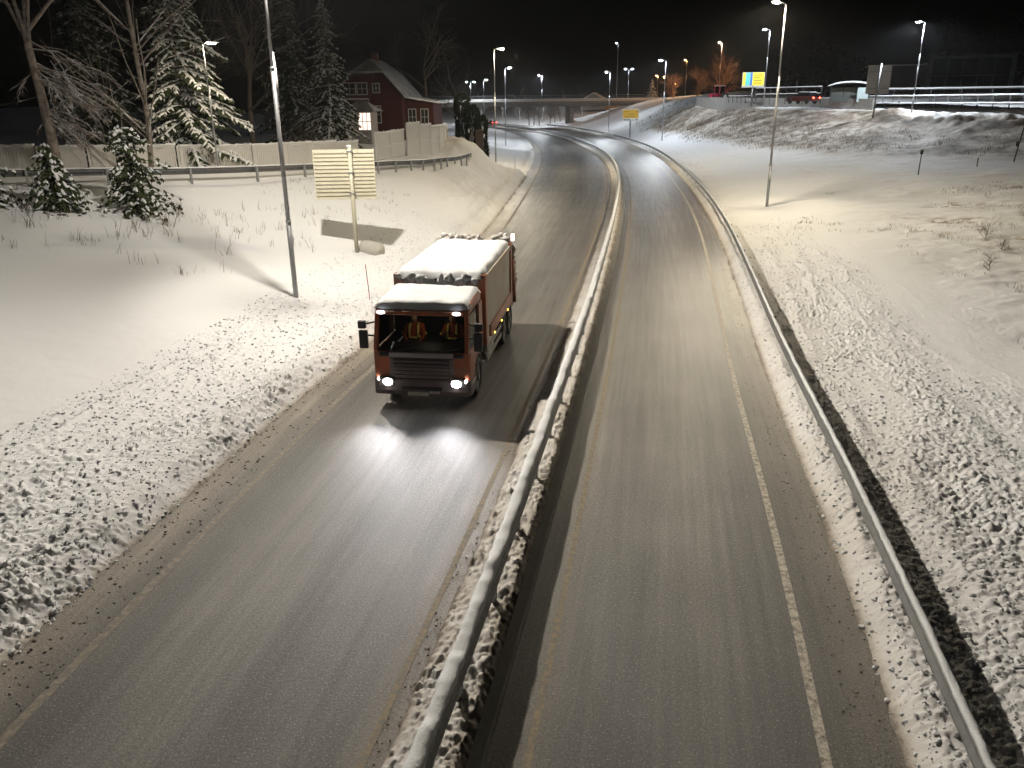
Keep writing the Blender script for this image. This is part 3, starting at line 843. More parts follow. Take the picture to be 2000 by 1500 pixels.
# ------------------------------------------------------------------ refuse truck
ORANGE = mat('orange_paint', (0.52, 0.115, 0.03), 0.35, noise=(2.6, 0.45, (0.20, 0.11, 0.075)), bump=(60, 0.08))
FROSTY = mat('frosted_panel', (0.60, 0.58, 0.54), 0.75, noise=(0.8, 0.45, (0.46, 0.36, 0.25)), bump=(18, 0.3))
GRIME = mat('grimy_front', (0.20, 0.165, 0.155), 0.6, noise=(3, 0.6, (0.12, 0.09, 0.085)))
BLACKP = mat('black_plastic', (0.018, 0.018, 0.02), 0.5)
SILVER = mat('silver_panel', (0.36, 0.34, 0.34), 0.4, 0.2, noise=(2, 0.6, (0.26, 0.24, 0.23)))
ALU = mat('aluminium', (0.5, 0.5, 0.48), 0.4, 0.7, noise=(3, 0.6, (0.35, 0.33, 0.3)))
HIVIS = mat('hi_vis_orange', (0.34, 0.07, 0.012), 0.8)
STRIPE = mat('reflective_stripe', (0.85, 0.75, 0.22), 0.6, emit=(0.9, 0.75, 0.25), estr=0.0)
TAILH = mat('tailgate_paint', (0.26, 0.10, 0.06), 0.6, noise=(3, 0.6, (0.36, 0.27, 0.22)))
WSCREEN = glass('windscreen_glass', (0.62, 0.66, 0.64))

def snow_slab(x0, x1, y0, y1, zf, h, seed, nx=26, ny=40, over=0.04):
    """lumpy slab of snow with overhanging rounded rim; zf(y) is the roof height"""
    xs = np.linspace(-1, 1, nx); ys = np.linspace(-1, 1, ny)
    U, V = np.meshgrid(xs, ys)
    X = (x0+x1)/2 + U*(x1-x0)/2; Y = (y0+y1)/2 + V*(y1-y0)/2
    rim = np.clip(np.minimum(1-np.abs(U)**10, 1-np.abs(V)**14), 0, 1)**0.5
    Z = zf(Y) + h*rim*(0.85 + 0.5*fbm(X*1.3, Y*1.3, seed, 4)) + 0.25*h*rim*fbm(X*5, Y*5, seed+9, 3)
    edge = 1-rim
    X = X + edge*over*np.sign(U)*(fbm(Y*4, X*4, seed+3, 3)); Y = Y + edge*over*np.sign(V)*(fbm(X*5, Y*3, seed+5, 3)+0.3)
    Z = Z - edge*0.10*np.clip(fbm(X*6, Y*6, seed+7, 3)+0.35, 0, 1)
    return grid_mesh('snow_cap', X, Y, Z, SNOWCAP)

TR_LOC = (-2.2, 18.45, 0.0); TR_ANG = R(8)
tk = thing('refuse_truck', 'orange refuse truck with thick snow on roof driving towards us in the left carriageway', 'truck', TR_LOC, -TR_ANG)
lb = MB().prism([(0.0,0.62),(-0.02,0.95),(0.0,1.50),(1.85,1.50),(1.85,1.0),(1.78,0.98),(1.62,1.12),(0.92,1.12),(0.72,0.98),(0.68,0.62)], -1.2, 1.2)
lb.build('cab', ORANGE, tk, bevel=0.09)
MB().box(-0.80, 0.80, -0.055, 0.02, 1.36, 1.50).build('front_panel', SILVER, tk, bevel=0.02)
for s in (-1, 1):
    MB().box(s*0.92-0.13, s*0.92+0.13, -0.045, 0.0, 1.37, 1.46).build('grab_recess', BLACKP, tk, bevel=0.02)
gr = MB().box(-0.80, 0.80, -0.045, 0.02, 0.84, 1.355).build('grille', GRIME, tk, bevel=0.02)
for k, z in enumerate((0.90, 1.00, 1.10, 1.20, 1.30)):
    MB().box(-0.70, 0.70, -0.065, -0.04, z-0.026, z+0.026).build('grille_slat', BLACKP if k > 2 else GRIME, gr, bevel=0.006)
bm_ = MB().prism([(0.30,0.36),(-0.04,0.38),(-0.08,0.52),(-0.06,0.83),(0.30,0.83)], -1.21, 1.21).build('bumper', GRIME, tk, bevel=0.06)
MB().box(-0.5, 0.5, -0.10, -0.05, 0.55, 0.63).build('air_intake', BLACKP, bm_)
MB().box(-0.36, 0.16, -0.105, -0.085, 0.405, 0.50).build('number_plate', mat('plate', (0.68,0.66,0.58), 0.5), tk)
MB().box(0.18, 0.44, -0.10, -0.085, 0.46, 0.53).build('number_plate_dirt', SNOWDIRTY, tk)
HL = emission('headlamp_glow', (1.0, 0.98, 1.0), 60)
for s in (-1, 1):
    h = MB().box(s*0.90-0.19, s*0.90+0.19, -0.09, 0.1, 0.62, 0.86).build('headlight', ALU, tk, bevel=0.03)
    m = MB(); rng = random.Random(3)
    m.blob((s*0.86, -0.085, 0.735), 0.125, 0.035, 0.095, rng, 10, 5, 0.02).build('bulb', HL, h, True)
    MB().blob((s*1.07, -0.06, 0.80), 0.055, 0.03, 0.04, rng, 8, 4, 0.02).build('side_lamp', HL, h, True)
    ld = bpy.data.lights.new('headlamp_light', 'SPOT'); ld.energy = 330; ld.color = (0.97, 0.95, 1.0)
    ld.spot_size = R(80); ld.spot_blend = 1.0; ld.shadow_soft_size = 0.08
    lo = bpy.data.objects.new('headlamp_light', ld); COL.objects.link(lo); lo.parent = tk
    lo.location = (s*0.86, -0.16, 0.74); lo.rotation_euler = (R(-90+9), 0, 0)
    lo.rotation_euler = Vector((0, -1, -0.05)).to_track_quat('-Z', 'Y').to_euler()
# upper cab
for s in (-1, 1):
    MB().bar((s*1.13, 0.0, 1.49), (s*1.11, 0.24, 2.40), 0.10, 0.13).build('pillar', ORANGE, tk, bevel=0.02)
    MB().box(s*1.19 - 0.03, s*1.19 + 0.005, 1.34, 1.85, 1.5, 2.40).build('cab_side', ORANGE, tk)
    d = MB().add([(s*1.175,0.10,1.53),(s*1.175,1.34,1.53),(s*1.16,1.34,2.36),(s*1.16,0.30,2.36),(s*1.168,0.10,1.53),(s*1.168,1.34,1.53),(s*1.153,1.34,2.36),(s*1.153,0.30,2.36)],
                 [(0,1,2,3),(7,6,5,4),(0,4,5,1),(1,5,6,2),(2,6,7,3),(3,7,4,0)])
    d.build('side_window', WSCREEN, tk)
    fr_ = MB()
    MB().bar((s*1.16, 0.12, 2.2), (s*1.42, 0.0, 2.16), 0.035).build('mirror_arm', BLACKP, tk)
    MB().bar((s*1.16, 0.10, 1.85), (s*1.42, 0.0, 1.90), 0.035).build('mirror_arm', BLACKP, tk)
    mh = MB().box(s*1.42-0.11, s*1.42+0.11, -0.06, 0.05, 1.56, 2.02).build('mirror', BLACKP, tk, bevel=0.03)
    MB().box(s*1.42-0.09, s*1.42+0.09, 0.05, 0.058, 1.6, 1.98).build('mirror_glass', ALU, mh)
    MB().box(s*1.44-0.10, s*1.44+0.10, -0.06, 0.05, 2.06, 2.26).build('wide_angle_mirror', BLACKP, tk, bevel=0.03)
    MB().box(s*1.20-0.02, s*1.20+0.025, 0.08, 0.64, 0.66, 0.72).build('step', ALU, tk)
    MB().box(s*1.205-0.01, s*1.205+0.02, 1.05, 1.25, 1.40, 1.43).build('door_handle', BLACKP, tk)
MB().box(-1.16, 1.16, 1.78, 1.85, 1.5, 2.40).build('rear_wall', BLACKP, tk)
MB().prism([(0.20,2.37),(0.24,2.54),(0.42,2.62),(1.85,2.66),(1.85,2.37)], -1.17, 1.17).build('roof', ORANGE, tk, bevel=0.07)
MB().add([(-1.09,-0.01,1.50),(1.09,-0.01,1.50),(1.06,0.235,2.385),(-1.06,0.235,2.385),(-1.09,0.0,1.50),(1.09,0.0,1.50),(1.06,0.245,2.385),(-1.06,0.245,2.385)],
         [(0,1,2,3),(7,6,5,4),(0,4,5,1),(1,5,6,2),(2,6,7,3),(3,7,4,0)]).build('windscreen', WSCREEN, tk)
vi = MB().prism([(0.20,2.36),(0.02,2.42),(0.04,2.50),(0.24,2.56)], -1.10, 1.10).build('sun_visor', ORANGE, tk, bevel=0.02)
for s in (-1, 1):
    MB().blob((s*0.93-0.03, 0.02, 2.47), 0.11, 0.04, 0.045, random.Random(4), 8, 4, 0.02).build('marker_light', emission('marker_glow', (0.92,0.95,1.0), 6), vi, True)
for k in (-1, 1):
    MB().bar((0.55*k-0.1, -0.035, 1.52), (0.55*k+0.45, 0.02, 1.60), 0.02).build('wiper', BLACKP, tk)
# door seams, badge bar and slush caked along the sills
for s in (-1, 1):
    for (ya, yb, za, zb) in ((0.07,0.085,0.75,1.5),(1.33,1.345,1.12,2.38),(0.085,1.33,0.75,0.765)):
        MB().box(s*1.2-0.004, s*1.2+0.004, ya, yb, za, zb).build('door_seam', BLACKP, tk)
    MB().box(s*1.205-0.01, s*1.205+0.012, 0.0, 0.66, 0.40, 0.62).build('step_well', GRIME, tk, bevel=0.02)
    MB().tube([(s*1.12, 1.25+0.60*math.cos(a*0.26), 0.52+0.62*math.sin(a*0.26)) for a in range(0, 13)], 0.05, 6).build('wheel_arch', GRIME, tk, True)
# inside
MB().box(-1.13, 1.13, 0.03, 1.77, 1.502, 1.51).build('cab_floor', BLACKP, tk)
MB().prism([(0.10,1.36),(0.12,1.52),(0.5,1.60),(0.62,1.36)], -1.08, 1.08).build('dashboard', BLACKP, tk)
for s in (-1, 1):
    st = MB().box(s*0.55-0.26, s*0.55+0.26, 0.85, 1.40, 1.10, 1.32).build('seat', BLACKP, tk, bevel=0.05)
    MB().box(s*0.55-0.25, s*0.55+0.25, 1.38, 1.52, 1.25, 1.95).build('backrest', BLACKP, st, bevel=0.05)
MB().tube([(0.55+0.21*math.cos(a*0.5236), 0.72-0.05*math.sin(a*0.5236), 1.66+0.17*math.sin(a*0.5236)) for a in range(13)], 0.016, 6).build('steering_wheel', BLACKP, tk, True)
cl_ = MB().box(-0.12, 0.12, 0.75, 0.85, 2.335, 2.365).build('cab_light', emission('cab_light_glow', (1.0,0.85,0.6), 3), tk)
ld = bpy.data.lights.new('cab_lamp', 'POINT'); ld.energy = 4.0; ld.color = (1.0,0.86,0.62); ld.shadow_soft_size = 0.05
lo = bpy.data.objects.new('cab_lamp', ld); COL.objects.link(lo); lo.parent = tk; lo.location = (0, 0.62, 2.28)
obj('roof_snow', snow_slab(-1.17, 1.17, 0.13, 1.88, lambda y: 2.55 + 0.06*np.clip((y-0.2)/1.6, 0, 1), 0.21, 401), tk)
# body
Y0, Y1 = 2.2, 7.2
MB().box(-1.20, 1.20, Y0+0.18, Y1-0.2, 1.12, 2.90).build('container', FROSTY, tk)
MB().box(-1.03, 1.03, Y0+0.10, Y0+0.18, 1.15, 2.55).build('bulkhead', BLACKP, tk)
MB().box(-1.03, 1.03, Y0+0.02, Y0+0.16, 2.55, 2.86).build('bulkhead_beam', GRIME, tk)
for s in (-1, 1):
    MB().box(s*1.14-0.10, s*1.14+0.10, Y0, Y0+0.24, 1.05, 2.95).build('front_frame', ORANGE, tk, bevel=0.02)
    MB().box(s*1.14-0.10, s*1.14+0.11, Y1-0.24, Y1, 1.05, 2.98).build('rear_frame', ORANGE, tk, bevel=0.02)
    MB().box(s*1.20-0.02, s*1.20+0.035, Y0+0.25, Y1-0.25, 2.78, 2.92).build('top_rail', FROSTY, tk)
    sk = MB().box(s*1.21-0.03, s*1.21+0.045, Y0+0.7, Y1-0.25, 1.10, 1.42).build('skirt_panel', ORANGE, tk, bevel=0.02)
    for k in range(3):
        MB().box(s*1.265-0.01, s*1.265+0.01, 3.4+k*1.3, 3.5+k*1.3, 1.05, 1.09).build('side_marker', emission('amber_glow', (1.0,0.55,0.1), 6), tk)
    MB().bar((s*1.18, 2.5, 0.55), (s*1.18, 5.1, 0.55), 0.04, 0.12).build('side_guard', ALU, tk)
    MB().bar((s*1.18, 2.5, 0.82), (s*1.18, 5.1, 0.82), 0.04, 0.12).build('side_guard', ALU, tk)
    MB().box(s*0.95-0.2, s*0.95+0.2, 2.7, 4.0, 0.45, 1.0).build('fuel_tank', ALU, tk, bevel=0.08)
    MB().box(s*1.0-0.22, s*1.0+0.22, 5.25, 7.6, 1.0, 1.06).build('mudguard', BLACKP, tk)
tg = MB().prism([(7.2,0.75),(7.2,3.0),(7.55,3.02),(8.25,2.2),(8.3,1.2),(8.05,0.75)], -1.18, 1.18).build('tailgate', TAILH, tk, bevel=0.05)
for s in (-1, 1):
    MB().bar((s*1.2, 7.5, 2.75), (s*1.2, 8.1, 1.4), 0.09).build('hydraulic_ram', mat('dull_steel', (0.3,0.25,0.22), 0.5, 0.4), tg)
    MB().bar((s*1.22, 7.35, 2.4), (s*1.22, 7.95, 0.9), 0.12, 0.16).build('lift_arm', ORANGE, tg)
    MB().box(s*1.16-0.05, s*1.16+0.05, 8.0, 8.12, 2.9, 3.12).build('work_lamp', emission('work_lamp_glow', (1.0,0.75,0.72), 4), tg)
    MB().box(s*1.05-0.14, s*1.05+0.14, 8.28, 8.33, 0.95, 1.08).build('tail_light', emission('tail_glow', (1.0,0.03,0.02), 8), tg)
    MB().box(s*0.45-0.06, s*0.45+0.06, 0.6, 8.0, 0.72, 0.98).build('chassis_rail', BLACKP, tk)
obj('container_snow', snow_slab(-1.22, 1.22, Y0-0.02, Y1+0.3, lambda y: 2.88 + 0.02*np.clip((y-2.2)/5, 0, 1), 0.24, 431, 30, 70, 0.10), tk)
# clumps hanging over the front edge of the body
rng = random.Random(12)
cl = MB()
for k in range(26):
    x = rng.uniform(-0.75, 0.98)
    cl.blob((x, Y0-0.02+rng.uniform(-0.05,0.06), 2.90-rng.uniform(0,0.20)), rng.uniform(0.07,0.17), rng.uniform(0.05,0.10), rng.uniform(0.07,0.14), rng, 7, 4)
o = cl.build('hanging_snow', SNOWCAP, tk, True); o['kind'] = 'stuff'
cl = MB()
for k in range(46):
    x = rng.uniform(-1.15, 1.15)
    cl.blob((x, rng.uniform(7.15, 7.6), 2.98+rng.uniform(0,0.16)), rng.uniform(0.06,0.16), rng.uniform(0.06,0.14), rng.uniform(0.05,0.12), rng, 7, 4)
for k in range(40):
    f = rng.random()
    cl.blob((1.2+rng.uniform(-0.04,0.06), 7.5+f*0.65, 2.9-f*1.5+rng.uniform(-0.1,0.1)), rng.uniform(0.03,0.08), rng.uniform(0.05,0.12), rng.uniform(0.04,0.1), rng, 6, 3)
o = cl.build('caked_snow', SNOWDIRTY, tk, True); o['kind'] = 'stuff'
def wheel_mesh(w):
    m = MB(); n = 24; pr = [(-w/2,0.33),(-w/2,0.46),(-w/2+0.04,0.505),(w/2-0.04,0.505),(w/2,0.46),(w/2,0.33)]
    vs = []; fs = []
    for k in range(n):
        a = 2*math.pi*k/n
        for (x, r) in pr: vs.append((x, r*math.cos(a), r*math.sin(a)))
    c = len(pr)
    for k in range(n):
        for j in range(c):
            fs.append((k*c+j, k*c+(j+1)%c, ((k+1)%n)*c+(j+1)%c, ((k+1)%n)*c+j))
    return m.add(vs, fs).mesh('wheel', RUBBER, True)
def rim_mesh(w):
    m = MB(); m.tube([(-w/2+0.03,0,0),(w/2-0.03,0,0)], 0.33, 18); m.tube([(-w/2-0.01,0,0),(w/2+0.01,0,0)], 0.12, 10)
    return m.mesh('rim', mat('wheel_rim', (0.25,0.24,0.23), 0.5, 0.4))
w1 = wheel_mesh(0.30); r1 = rim_mesh(0.30); w2 = wheel_mesh(0.52); r2 = rim_mesh(0.52)
for s in (-1, 1):
    for (y, wm, rm, dx) in ((1.25, w1, r1, 1.03), (5.85, w2, r2, 0.93), (7.05, w2, r2, 0.93)):
        o = obj('wheel', wm, tk, loc=(s*dx, y, 0.505)); obj('rim', rm, o)

# two people in the cab
def person(x, label, steer):
    root = Matrix.Translation(TR_LOC) @ Matrix.Rotation(-TR_ANG, 4, 'Z') @ Matrix.Translation((x, 1.22, 1.30))
    V = []; E_ = []; Rr = []
    def pt(p, r): V.append(p); Rr.append(r); return len(V)-1
    pel = pt((0,0,0.10),0.16); chest = pt((0,0.03,0.42),0.17); nk = pt((0,0.01,0.62),0.065); hd = pt((0,-0.02,0.74),0.095); tp = pt((0,-0.02,0.86),0.075)
    E_ += [(pel,chest),(chest,nk),(nk,hd),(hd,tp)]
    for s in (-1, 1):
        sh = pt((s*0.20,0.02,0.52),0.075); el = pt((s*0.27,-0.12,0.28),0.055)
        ha = pt((s*0.17,-0.42,0.40) if steer else (s*0.10,-0.34,0.14),0.035)
        fi = pt((s*0.14,-0.47,0.42) if steer else (s*0.05,-0.40,0.12),0.025)
        kn = pt((s*0.14,-0.48,0.12),0.075); ft = pt((s*0.14,-0.50,-0.26),0.05)
        hp = pt((s*0.10,-0.02,0.08),0.10)
        E_ += [(chest,sh),(sh,el),(el,ha),(ha,fi),(pel,hp),(hp,kn),(kn,ft)]
    me = bpy.data.meshes.new('person'); me.from_pydata(V, E_, []); me.materials.append(HIVIS)
    o = bpy.data.objects.new('person', me); COL.objects.link(o)
    sk = o.modifiers.new('skin', 'SKIN'); o.modifiers.new('sub', 'SUBSURF').levels = 1
    o.modifiers['sub'].render_levels = 2
    for i, d in enumerate(me.skin_vertices[0].data):
        d.radius = (Rr[i], Rr[i]); d.use_root = (i == 0)
    o.matrix_world = root
    tag(o, label, 'person', 'people in the truck cab')
    SKIN = mat('skin', (0.45, 0.27, 0.19), 0.6); HAIR = mat('hair', (0.05,0.035,0.025), 0.8)
    f = MB().blob((0,-0.045,0.75), 0.088, 0.085, 0.115, random.Random(1), 12, 8, 0.0)
    f.blob((0,-0.135,0.745), 0.016, 0.022, 0.026, random.Random(1), 6, 4, 0.0)
    f.build('face', SKIN, o, True)
    MB().blob((0,0.0,0.80), 0.105, 0.105, 0.095, random.Random(1), 12, 6, 0.02).build('knit_cap', HAIR, o, True)
    for s in (-1, 1):
        MB().tube([(s*0.11,-0.155,0.24),(s*0.115,-0.165,0.40),(s*0.11,-0.10,0.56),(s*0.10,0.02,0.605)], 0.028, 5).build('shoulder_stripe', STRIPE, o, True)
        MB().tube([(s*0.235,-0.075,0.345),(s*0.30,-0.10,0.36),(s*0.33,-0.06,0.33)], 0.03, 5).build('sleeve_stripe', STRIPE, o, True)
    MB().tube([(-0.16,-0.10,0.26),(-0.08,-0.165,0.25),(0.08,-0.165,0.25),(0.16,-0.10,0.26)], 0.03, 5).build('waist_stripe', STRIPE, o, True)
    return o
person(0.55, 'truck driver in orange hi-vis jacket with pale stripes, hands at the wheel', True)
person(-0.45, 'truck passenger in orange hi-vis jacket with pale stripes, on the left seat in the photo', False)

# ------------------------------------------------------------------ large direction sign seen from behind
CREAM = mat('sign_back', (0.56, 0.53, 0.42), 0.55, noise=(2, 0.7, (0.46, 0.43, 0.33)))
sx, sy = -7.0, 36.2
t = thing('road_sign', 'back of a large direction sign of cream horizontal slats on one thick post', 'road sign', (sx, sy, gz(sx, sy)), R(4))
z0 = 2.35; nsl = 13; hs = 0.165
for k in range(nsl):
    z = z0 + k*hs
    # aluminium extrusion: flat with raised lips top and bottom
    MB().add([(-1.60,0.03,z),(1.02,0.03,z),(1.02,0.03,z+hs-0.012),(-1.60,0.03,z+hs-0.012),
              (-1.60,-0.06,z),(1.02,-0.06,z),(1.02,-0.06,z+0.022),(-1.60,-0.06,z+0.022),
              (-1.60,0.0,z+0.03),(1.02,0.0,z+0.03),(1.02,0.0,z+hs-0.012),(-1.60,0.0,z+hs-0.012)],
             [(4,5,6,7),(7,6,9,8),(8,9,10,11),(11,10,2,3),(0,3,2,1),(0,1,5,4),(1,2,10,9,6,5),(0,4,7,8,11,3)]).build('slat', CREAM, t)
MB().tube([(0,-0.13,-0.5),(0,-0.13,z0+nsl*hs+0.10)], 0.095, 14).build('post', CREAM, t, True)
MB().blob((0,-0.13,z0+nsl*hs+0.12), 0.13, 0.13, 0.06, random.Random(2), 10, 4, 0.05).build('post_snow', SNOWCAP, t, True)
for z in (z0+0.25, z0+1.15, z0+2.05):
    MB().box(-0.13, 0.13, -0.24, -0.02, z-0.03, z+0.03).build('clamp', GALV, t)
for s in (-1.60, 1.02):
    MB().box(s-0.02, s+0.02, -0.045, 0.04, z0-0.02, z0+nsl*hs+0.01).build('edge_trim', CREAM, t)

# culvert end sticking out of the bank
cx, cy = -6.35, 36.4
t = thing('culvert_pipe', 'ribbed concrete culvert end half buried in snow beside the sign post', 'pipe', (cx, cy, gz(cx, cy)+0.12), R(-35))
MB().tube([(-0.45,0,0.05),(0.45,0,0.0)], [0.33,0.35], 14).build('barrel', mat('pale_concrete',(0.5,0.48,0.43),0.85), t, True)
for k in range(9):
    x = -0.42 + k*0.105
    MB().tube([(x-0.022,0,0.05-0.005*k),(x+0.022,0,0.05-0.005*k)], [0.375,0.375], 14).build('rib', mat('pale_concrete',(0.5,0.48,0.43),0.85), t, True)

# roadside stakes
def stake(x, y, h, label, col, r=0.02, lean=0.0, zo=0.0):
    z = gz(x, y)
    t = thing('snow_stake', label, 'snow stake', (x, y, z))
    n = 5
    for k in range(n):
        a, b = h*k/n, h*(k+1)/n
        MB().tube([(lean*a,0,a-(0.3 if k == 0 else 0)),(lean*b,0,b)], r, 6).build('band', col if k % 2 == 0 else mat('stake_dark', (0.10,0.03,0.03), 0.6), t)
    return t
RED = mat('stake_red', (0.42, 0.045, 0.04), 0.6)
BLK = mat('stake_black', (0.025, 0.025, 0.028), 0.6)
stake(-5.2, 28.6, 1.25, 'thin red snow stake on the left verge beside the truck', RED, 0.016, -0.06)
stake(0.6, 92, 1.1, 'thin dark snow stake on the inside of the left bend', BLK, 0.02, 0.0)
t = thing('marker_post', 'dark marker post with small snow-topped plate on the right slope', 'marker post', (30, 60, gz(30,60)))
MB().tube([(0,0,-0.3),(0.02,0,1.75)], 0.04, 8).build('post', DARK, t, True)
MB().box(-0.08, 0.12, -0.03, 0.03, 1.45, 1.75).build('plate', DARK, t)
MB().blob((0.02,0,1.80), 0.12, 0.08, 0.06, random.Random(3), 8, 4).build('snow_cap', SNOWCAP, t, True)
t = thing('marker_post', 'tall dark leaning pole in the dirty snow heap at the right picture edge', 'marker post', (40.5, 66, gz(40.5,66)))
MB().tube([(0,0,-0.4),(0.55,0.1,4.1)], 0.05, 8).build('post', DARK, t, True)
MB().tube([(0.05,0,1.2),(0.0,-0.05,1.6)], 0.09, 8).build('sleeve', DARK, t, True)
stake(36.5, 64, 0.7, 'short dark stub of a stake at the foot of the dirty snow heap', BLK, 0.035)
# ------------------------------------------------------------------ conifers
def spruce(x, y, H, Rb, seed, label, whorl=0.32, per=7, z0=0.15, snow=0.6, group='snowy spruces', twig=1.0, z=None, droop=0.55, trunk_r=None, name='spruce_tree', leader=0.0):
    rng = random.Random(seed)
    z = gz(x, y) - 0.1 if z is None else z
    t = thing(name, label, 'spruce tree', (x, y, z), rng.uniform(0, 6), group)
    tr = trunk_r or H*0.014
    MB().tube([(0,0,-0.3),(rng.uniform(-.05,.05),0,H*0.5),(0,0,H)], [tr, tr*0.6, tr*0.08], 8).build('trunk', BARK, t, True)
    nd = MB(); sn = MB()
    h = z0*H
    while h < H*(1-leader):
        f = h/H
        L0 = Rb*(1-f)**0.85 + 0.12
        for k in range(max(3, int(per*(0.6+0.6*(1-f))))):
            a = rng.uniform(0, 6.283); L = L0*rng.uniform(0.4, 1.2)*(1+0.22*math.sin(a+seed))
            if rng.random() < 0.08: continue
            c, s = math.cos(a), math.sin(a)
            dr = rng.uniform(0.7, 1.5)
            up = rng.uniform(0.05, 0.28) * (0.4 + f)
            nseg = max(4, int(L/0.28)); pts = []
            hz = h + rng.uniform(-whorl, whorl)*0.5
            for i in range(nseg+1):
                u = i/nseg
                pts.append(Vector((c*L*u, s*L*u, hz + L*(up*u - droop*dr*u*u + 0.10*u**4))))
            side = Vector((-s, c, 0))
            for i in range(1, nseg+1):
                u = i/nseg; p = pts[i]; d = (pts[i]-pts[i-1]).normalized()
                tl = twig*(0.16 + 0.42*L*0.35*(1-u*0.75))*rng.uniform(0.7,1.2)
                wv = 0.05 + 0.03*twig
                for sg in (-1, 1):
                    e = (d*0.55 + side*sg*rng.uniform(0.55,1.0) + Vector((0,0,-rng.uniform(0.15,0.7)))).normalized()
                    q = p + e*tl
                    n1 = e.cross(Vector((0,0,1)))
                    n1 = n1.normalized() if n1.length > 1e-3 else side
                    w = wv*rng.uniform(0.8,1.5)
                    m = p + e*tl*0.5
                    nd.add([p, m+n1*w, q, m-n1*w], [(0,1,2,3)])
                    nd.add([p, m+Vector((0,0,w*0.9)), q, m-Vector((0,0,w*1.3))], [(0,1,2,3)])
                    if rng.random() < snow*0.55:
                        o = Vector((0,0,0.025+w*0.5))
                        sn.add([p+o, m+n1*w*0.85+o, q+o*0.7, m-n1*w*0.85+o, m+o*2.4], [(0,1,4),(1,2,4),(2,3,4),(3,0,4)])
                # hanging twigs under the branch
                if rng.random() < 0.8:
                    q = p + Vector((rng.uniform(-.05,.05), rng.uniform(-.05,.05), -tl*rng.uniform(0.5,1.0)))
                    nd.add([p+side*0.05, q+side*0.015, q-side*0.015, p-side*0.05], [(0,1,2,3)])
                if rng.random() < snow:
                    r = (0.07 + 0.05*L*0.4*(1-u*0.5))*rng.uniform(0.7,1.3)*(0.7+0.3*twig)
                    b0 = len(sn.v); sn.blob((0,0,0), r*2.1*rng.uniform(0.6,1.3), r*0.85, r*0.42, rng, 6, 3, 0.28)
                    sl_ = d.z; sn.v[b0:] = [(p.x+c*vx-s*vy, p.y+s*vx+c*vy, p.z+r*0.22+vz+vx*sl_) for (vx,vy,vz) in sn.v[b0:]]
            nd.tube([pts[0], pts[len(pts)//2], pts[-1]], [0.02+0.006*L, 0.012+0.003*L, 0.004], 4, False)
        h += whorl*rng.uniform(0.7,1.2)*(0.6+0.5*(1-f))
    # leader shoot
    nd.tube([(0,0,H*0.9),(0,0,H*1.02)], [0.03,0.01], 4)
    cr = nd.build('crown', NEEDLE, t)
    o = sn.build('snow_load', SNOWCAP, t, True); o['kind'] = 'stuff'
    return t
spruce(-16.3, 35.2, 4.6, 1.75, 11, 'young snow-dusted spruce with a long bare leader, tallest of the front trio', 0.24, 8, 0.02, 0.30, 'young spruces in front of the terrace rail', 0.85, leader=0.22)
spruce(-19.0, 34.0, 2.7, 1.75, 12, 'low spreading snowy spruce bush at the foot of the bare pale tree', 0.22, 9, 0.02, 0.35, 'young spruces in front of the terrace rail', 0.85, droop=0.75)
spruce(-21.4, 32.8, 3.4, 2.0, 13, 'snow-laden young spruce cut by the left picture edge', 0.24, 9, 0.02, 0.5, 'young spruces in front of the terrace rail', 0.9, droop=0.75)
spruce(-25.0, 35.5, 7.5, 2.2, 14, 'taller spruce behind the young one at the left picture edge', 0.3, 8, 0.05, 0.4, 'young spruces in front of the terrace rail', 0.9)
spruce(-20.8, 53.5, 14.5, 4.2, 21, 'big snow-covered spruce lit by the short lamp post behind the white fence', 0.42, 9, 0.04, 0.9, 'tall spruces behind the fence', 1.25)
spruce(-15.6, 73.5, 12.8, 3.4, 22, 'tall dark snowy spruce left of the red house', 0.42, 9, 0.03, 0.75, 'tall spruces behind the fence', 1.25)
spruce(-20.0, 78, 17, 3.8, 23, 'dim tall spruce left behind the dark snowy one', 0.5, 8, 0.05, 0.35, 'tall spruces behind the fence', 1.4)
spruce(-29.5, 60, 18, 4.0, 24, 'very tall dark spruce at the back left', 0.5, 8, 0.05, 0.3, 'tall spruces behind the fence', 1.4)

# dark clipped thuja column at the end of the terrace street
def thuja(x, y, H, r, seed, label):
    rng = random.Random(seed)
    t = thing('thuja_bush', label, 'thuja', (x, y, gz(x,y)-0.2), 0, 'dark thuja hedge')
    MB().tube([(0,0,-0.3),(0,0,H*0.8)], [0.1,0.03], 6).build('trunk', BARK, t)
    m = MB()
    for k in range(3400):
        zz = rng.random(); a = rng.uniform(0, 6.283)
        rr = r*(0.92+0.08*math.sin(zz*9))*math.sqrt(rng.uniform(0.5,1.0))*(1-max(0,zz-0.88)*5)
        p = Vector((rr*math.cos(a), rr*math.sin(a), zz*H))
        l = rng.uniform(0.15,0.4); e = Vector((math.cos(a)*0.5+rng.uniform(-.3,.3), math.sin(a)*0.5+rng.uniform(-.3,.3), rng.uniform(0.3,1.2))).normalized()
        n = e.orthogonal().normalized()*rng.uniform(0.04,0.09)
        m.add([p-n, p+n, p+e*l], [(0,1,2)])
    m.build('crown', mat('thuja_foliage', (0.012,0.016,0.010), 0.85, spec=0.1), t)
    s = MB()
    for k in range(4):
        a = rng.uniform(3.3, 6.1); zz = rng.uniform(0.45,0.9)
        s.blob((r*0.8*math.cos(a), r*0.8*math.sin(a), zz*H), 0.10, 0.10, 0.25, rng, 6, 3)
    s.build('snow_load', SNOWCAP, t, True)['kind'] = 'stuff'
thuja(-5.2, 93, 6.6, 0.9, 31, 'left column of the dark thuja hedge on the bend')
thuja(-4.1, 92, 5.7, 0.85, 32, 'middle column of the dark thuja hedge on the bend')
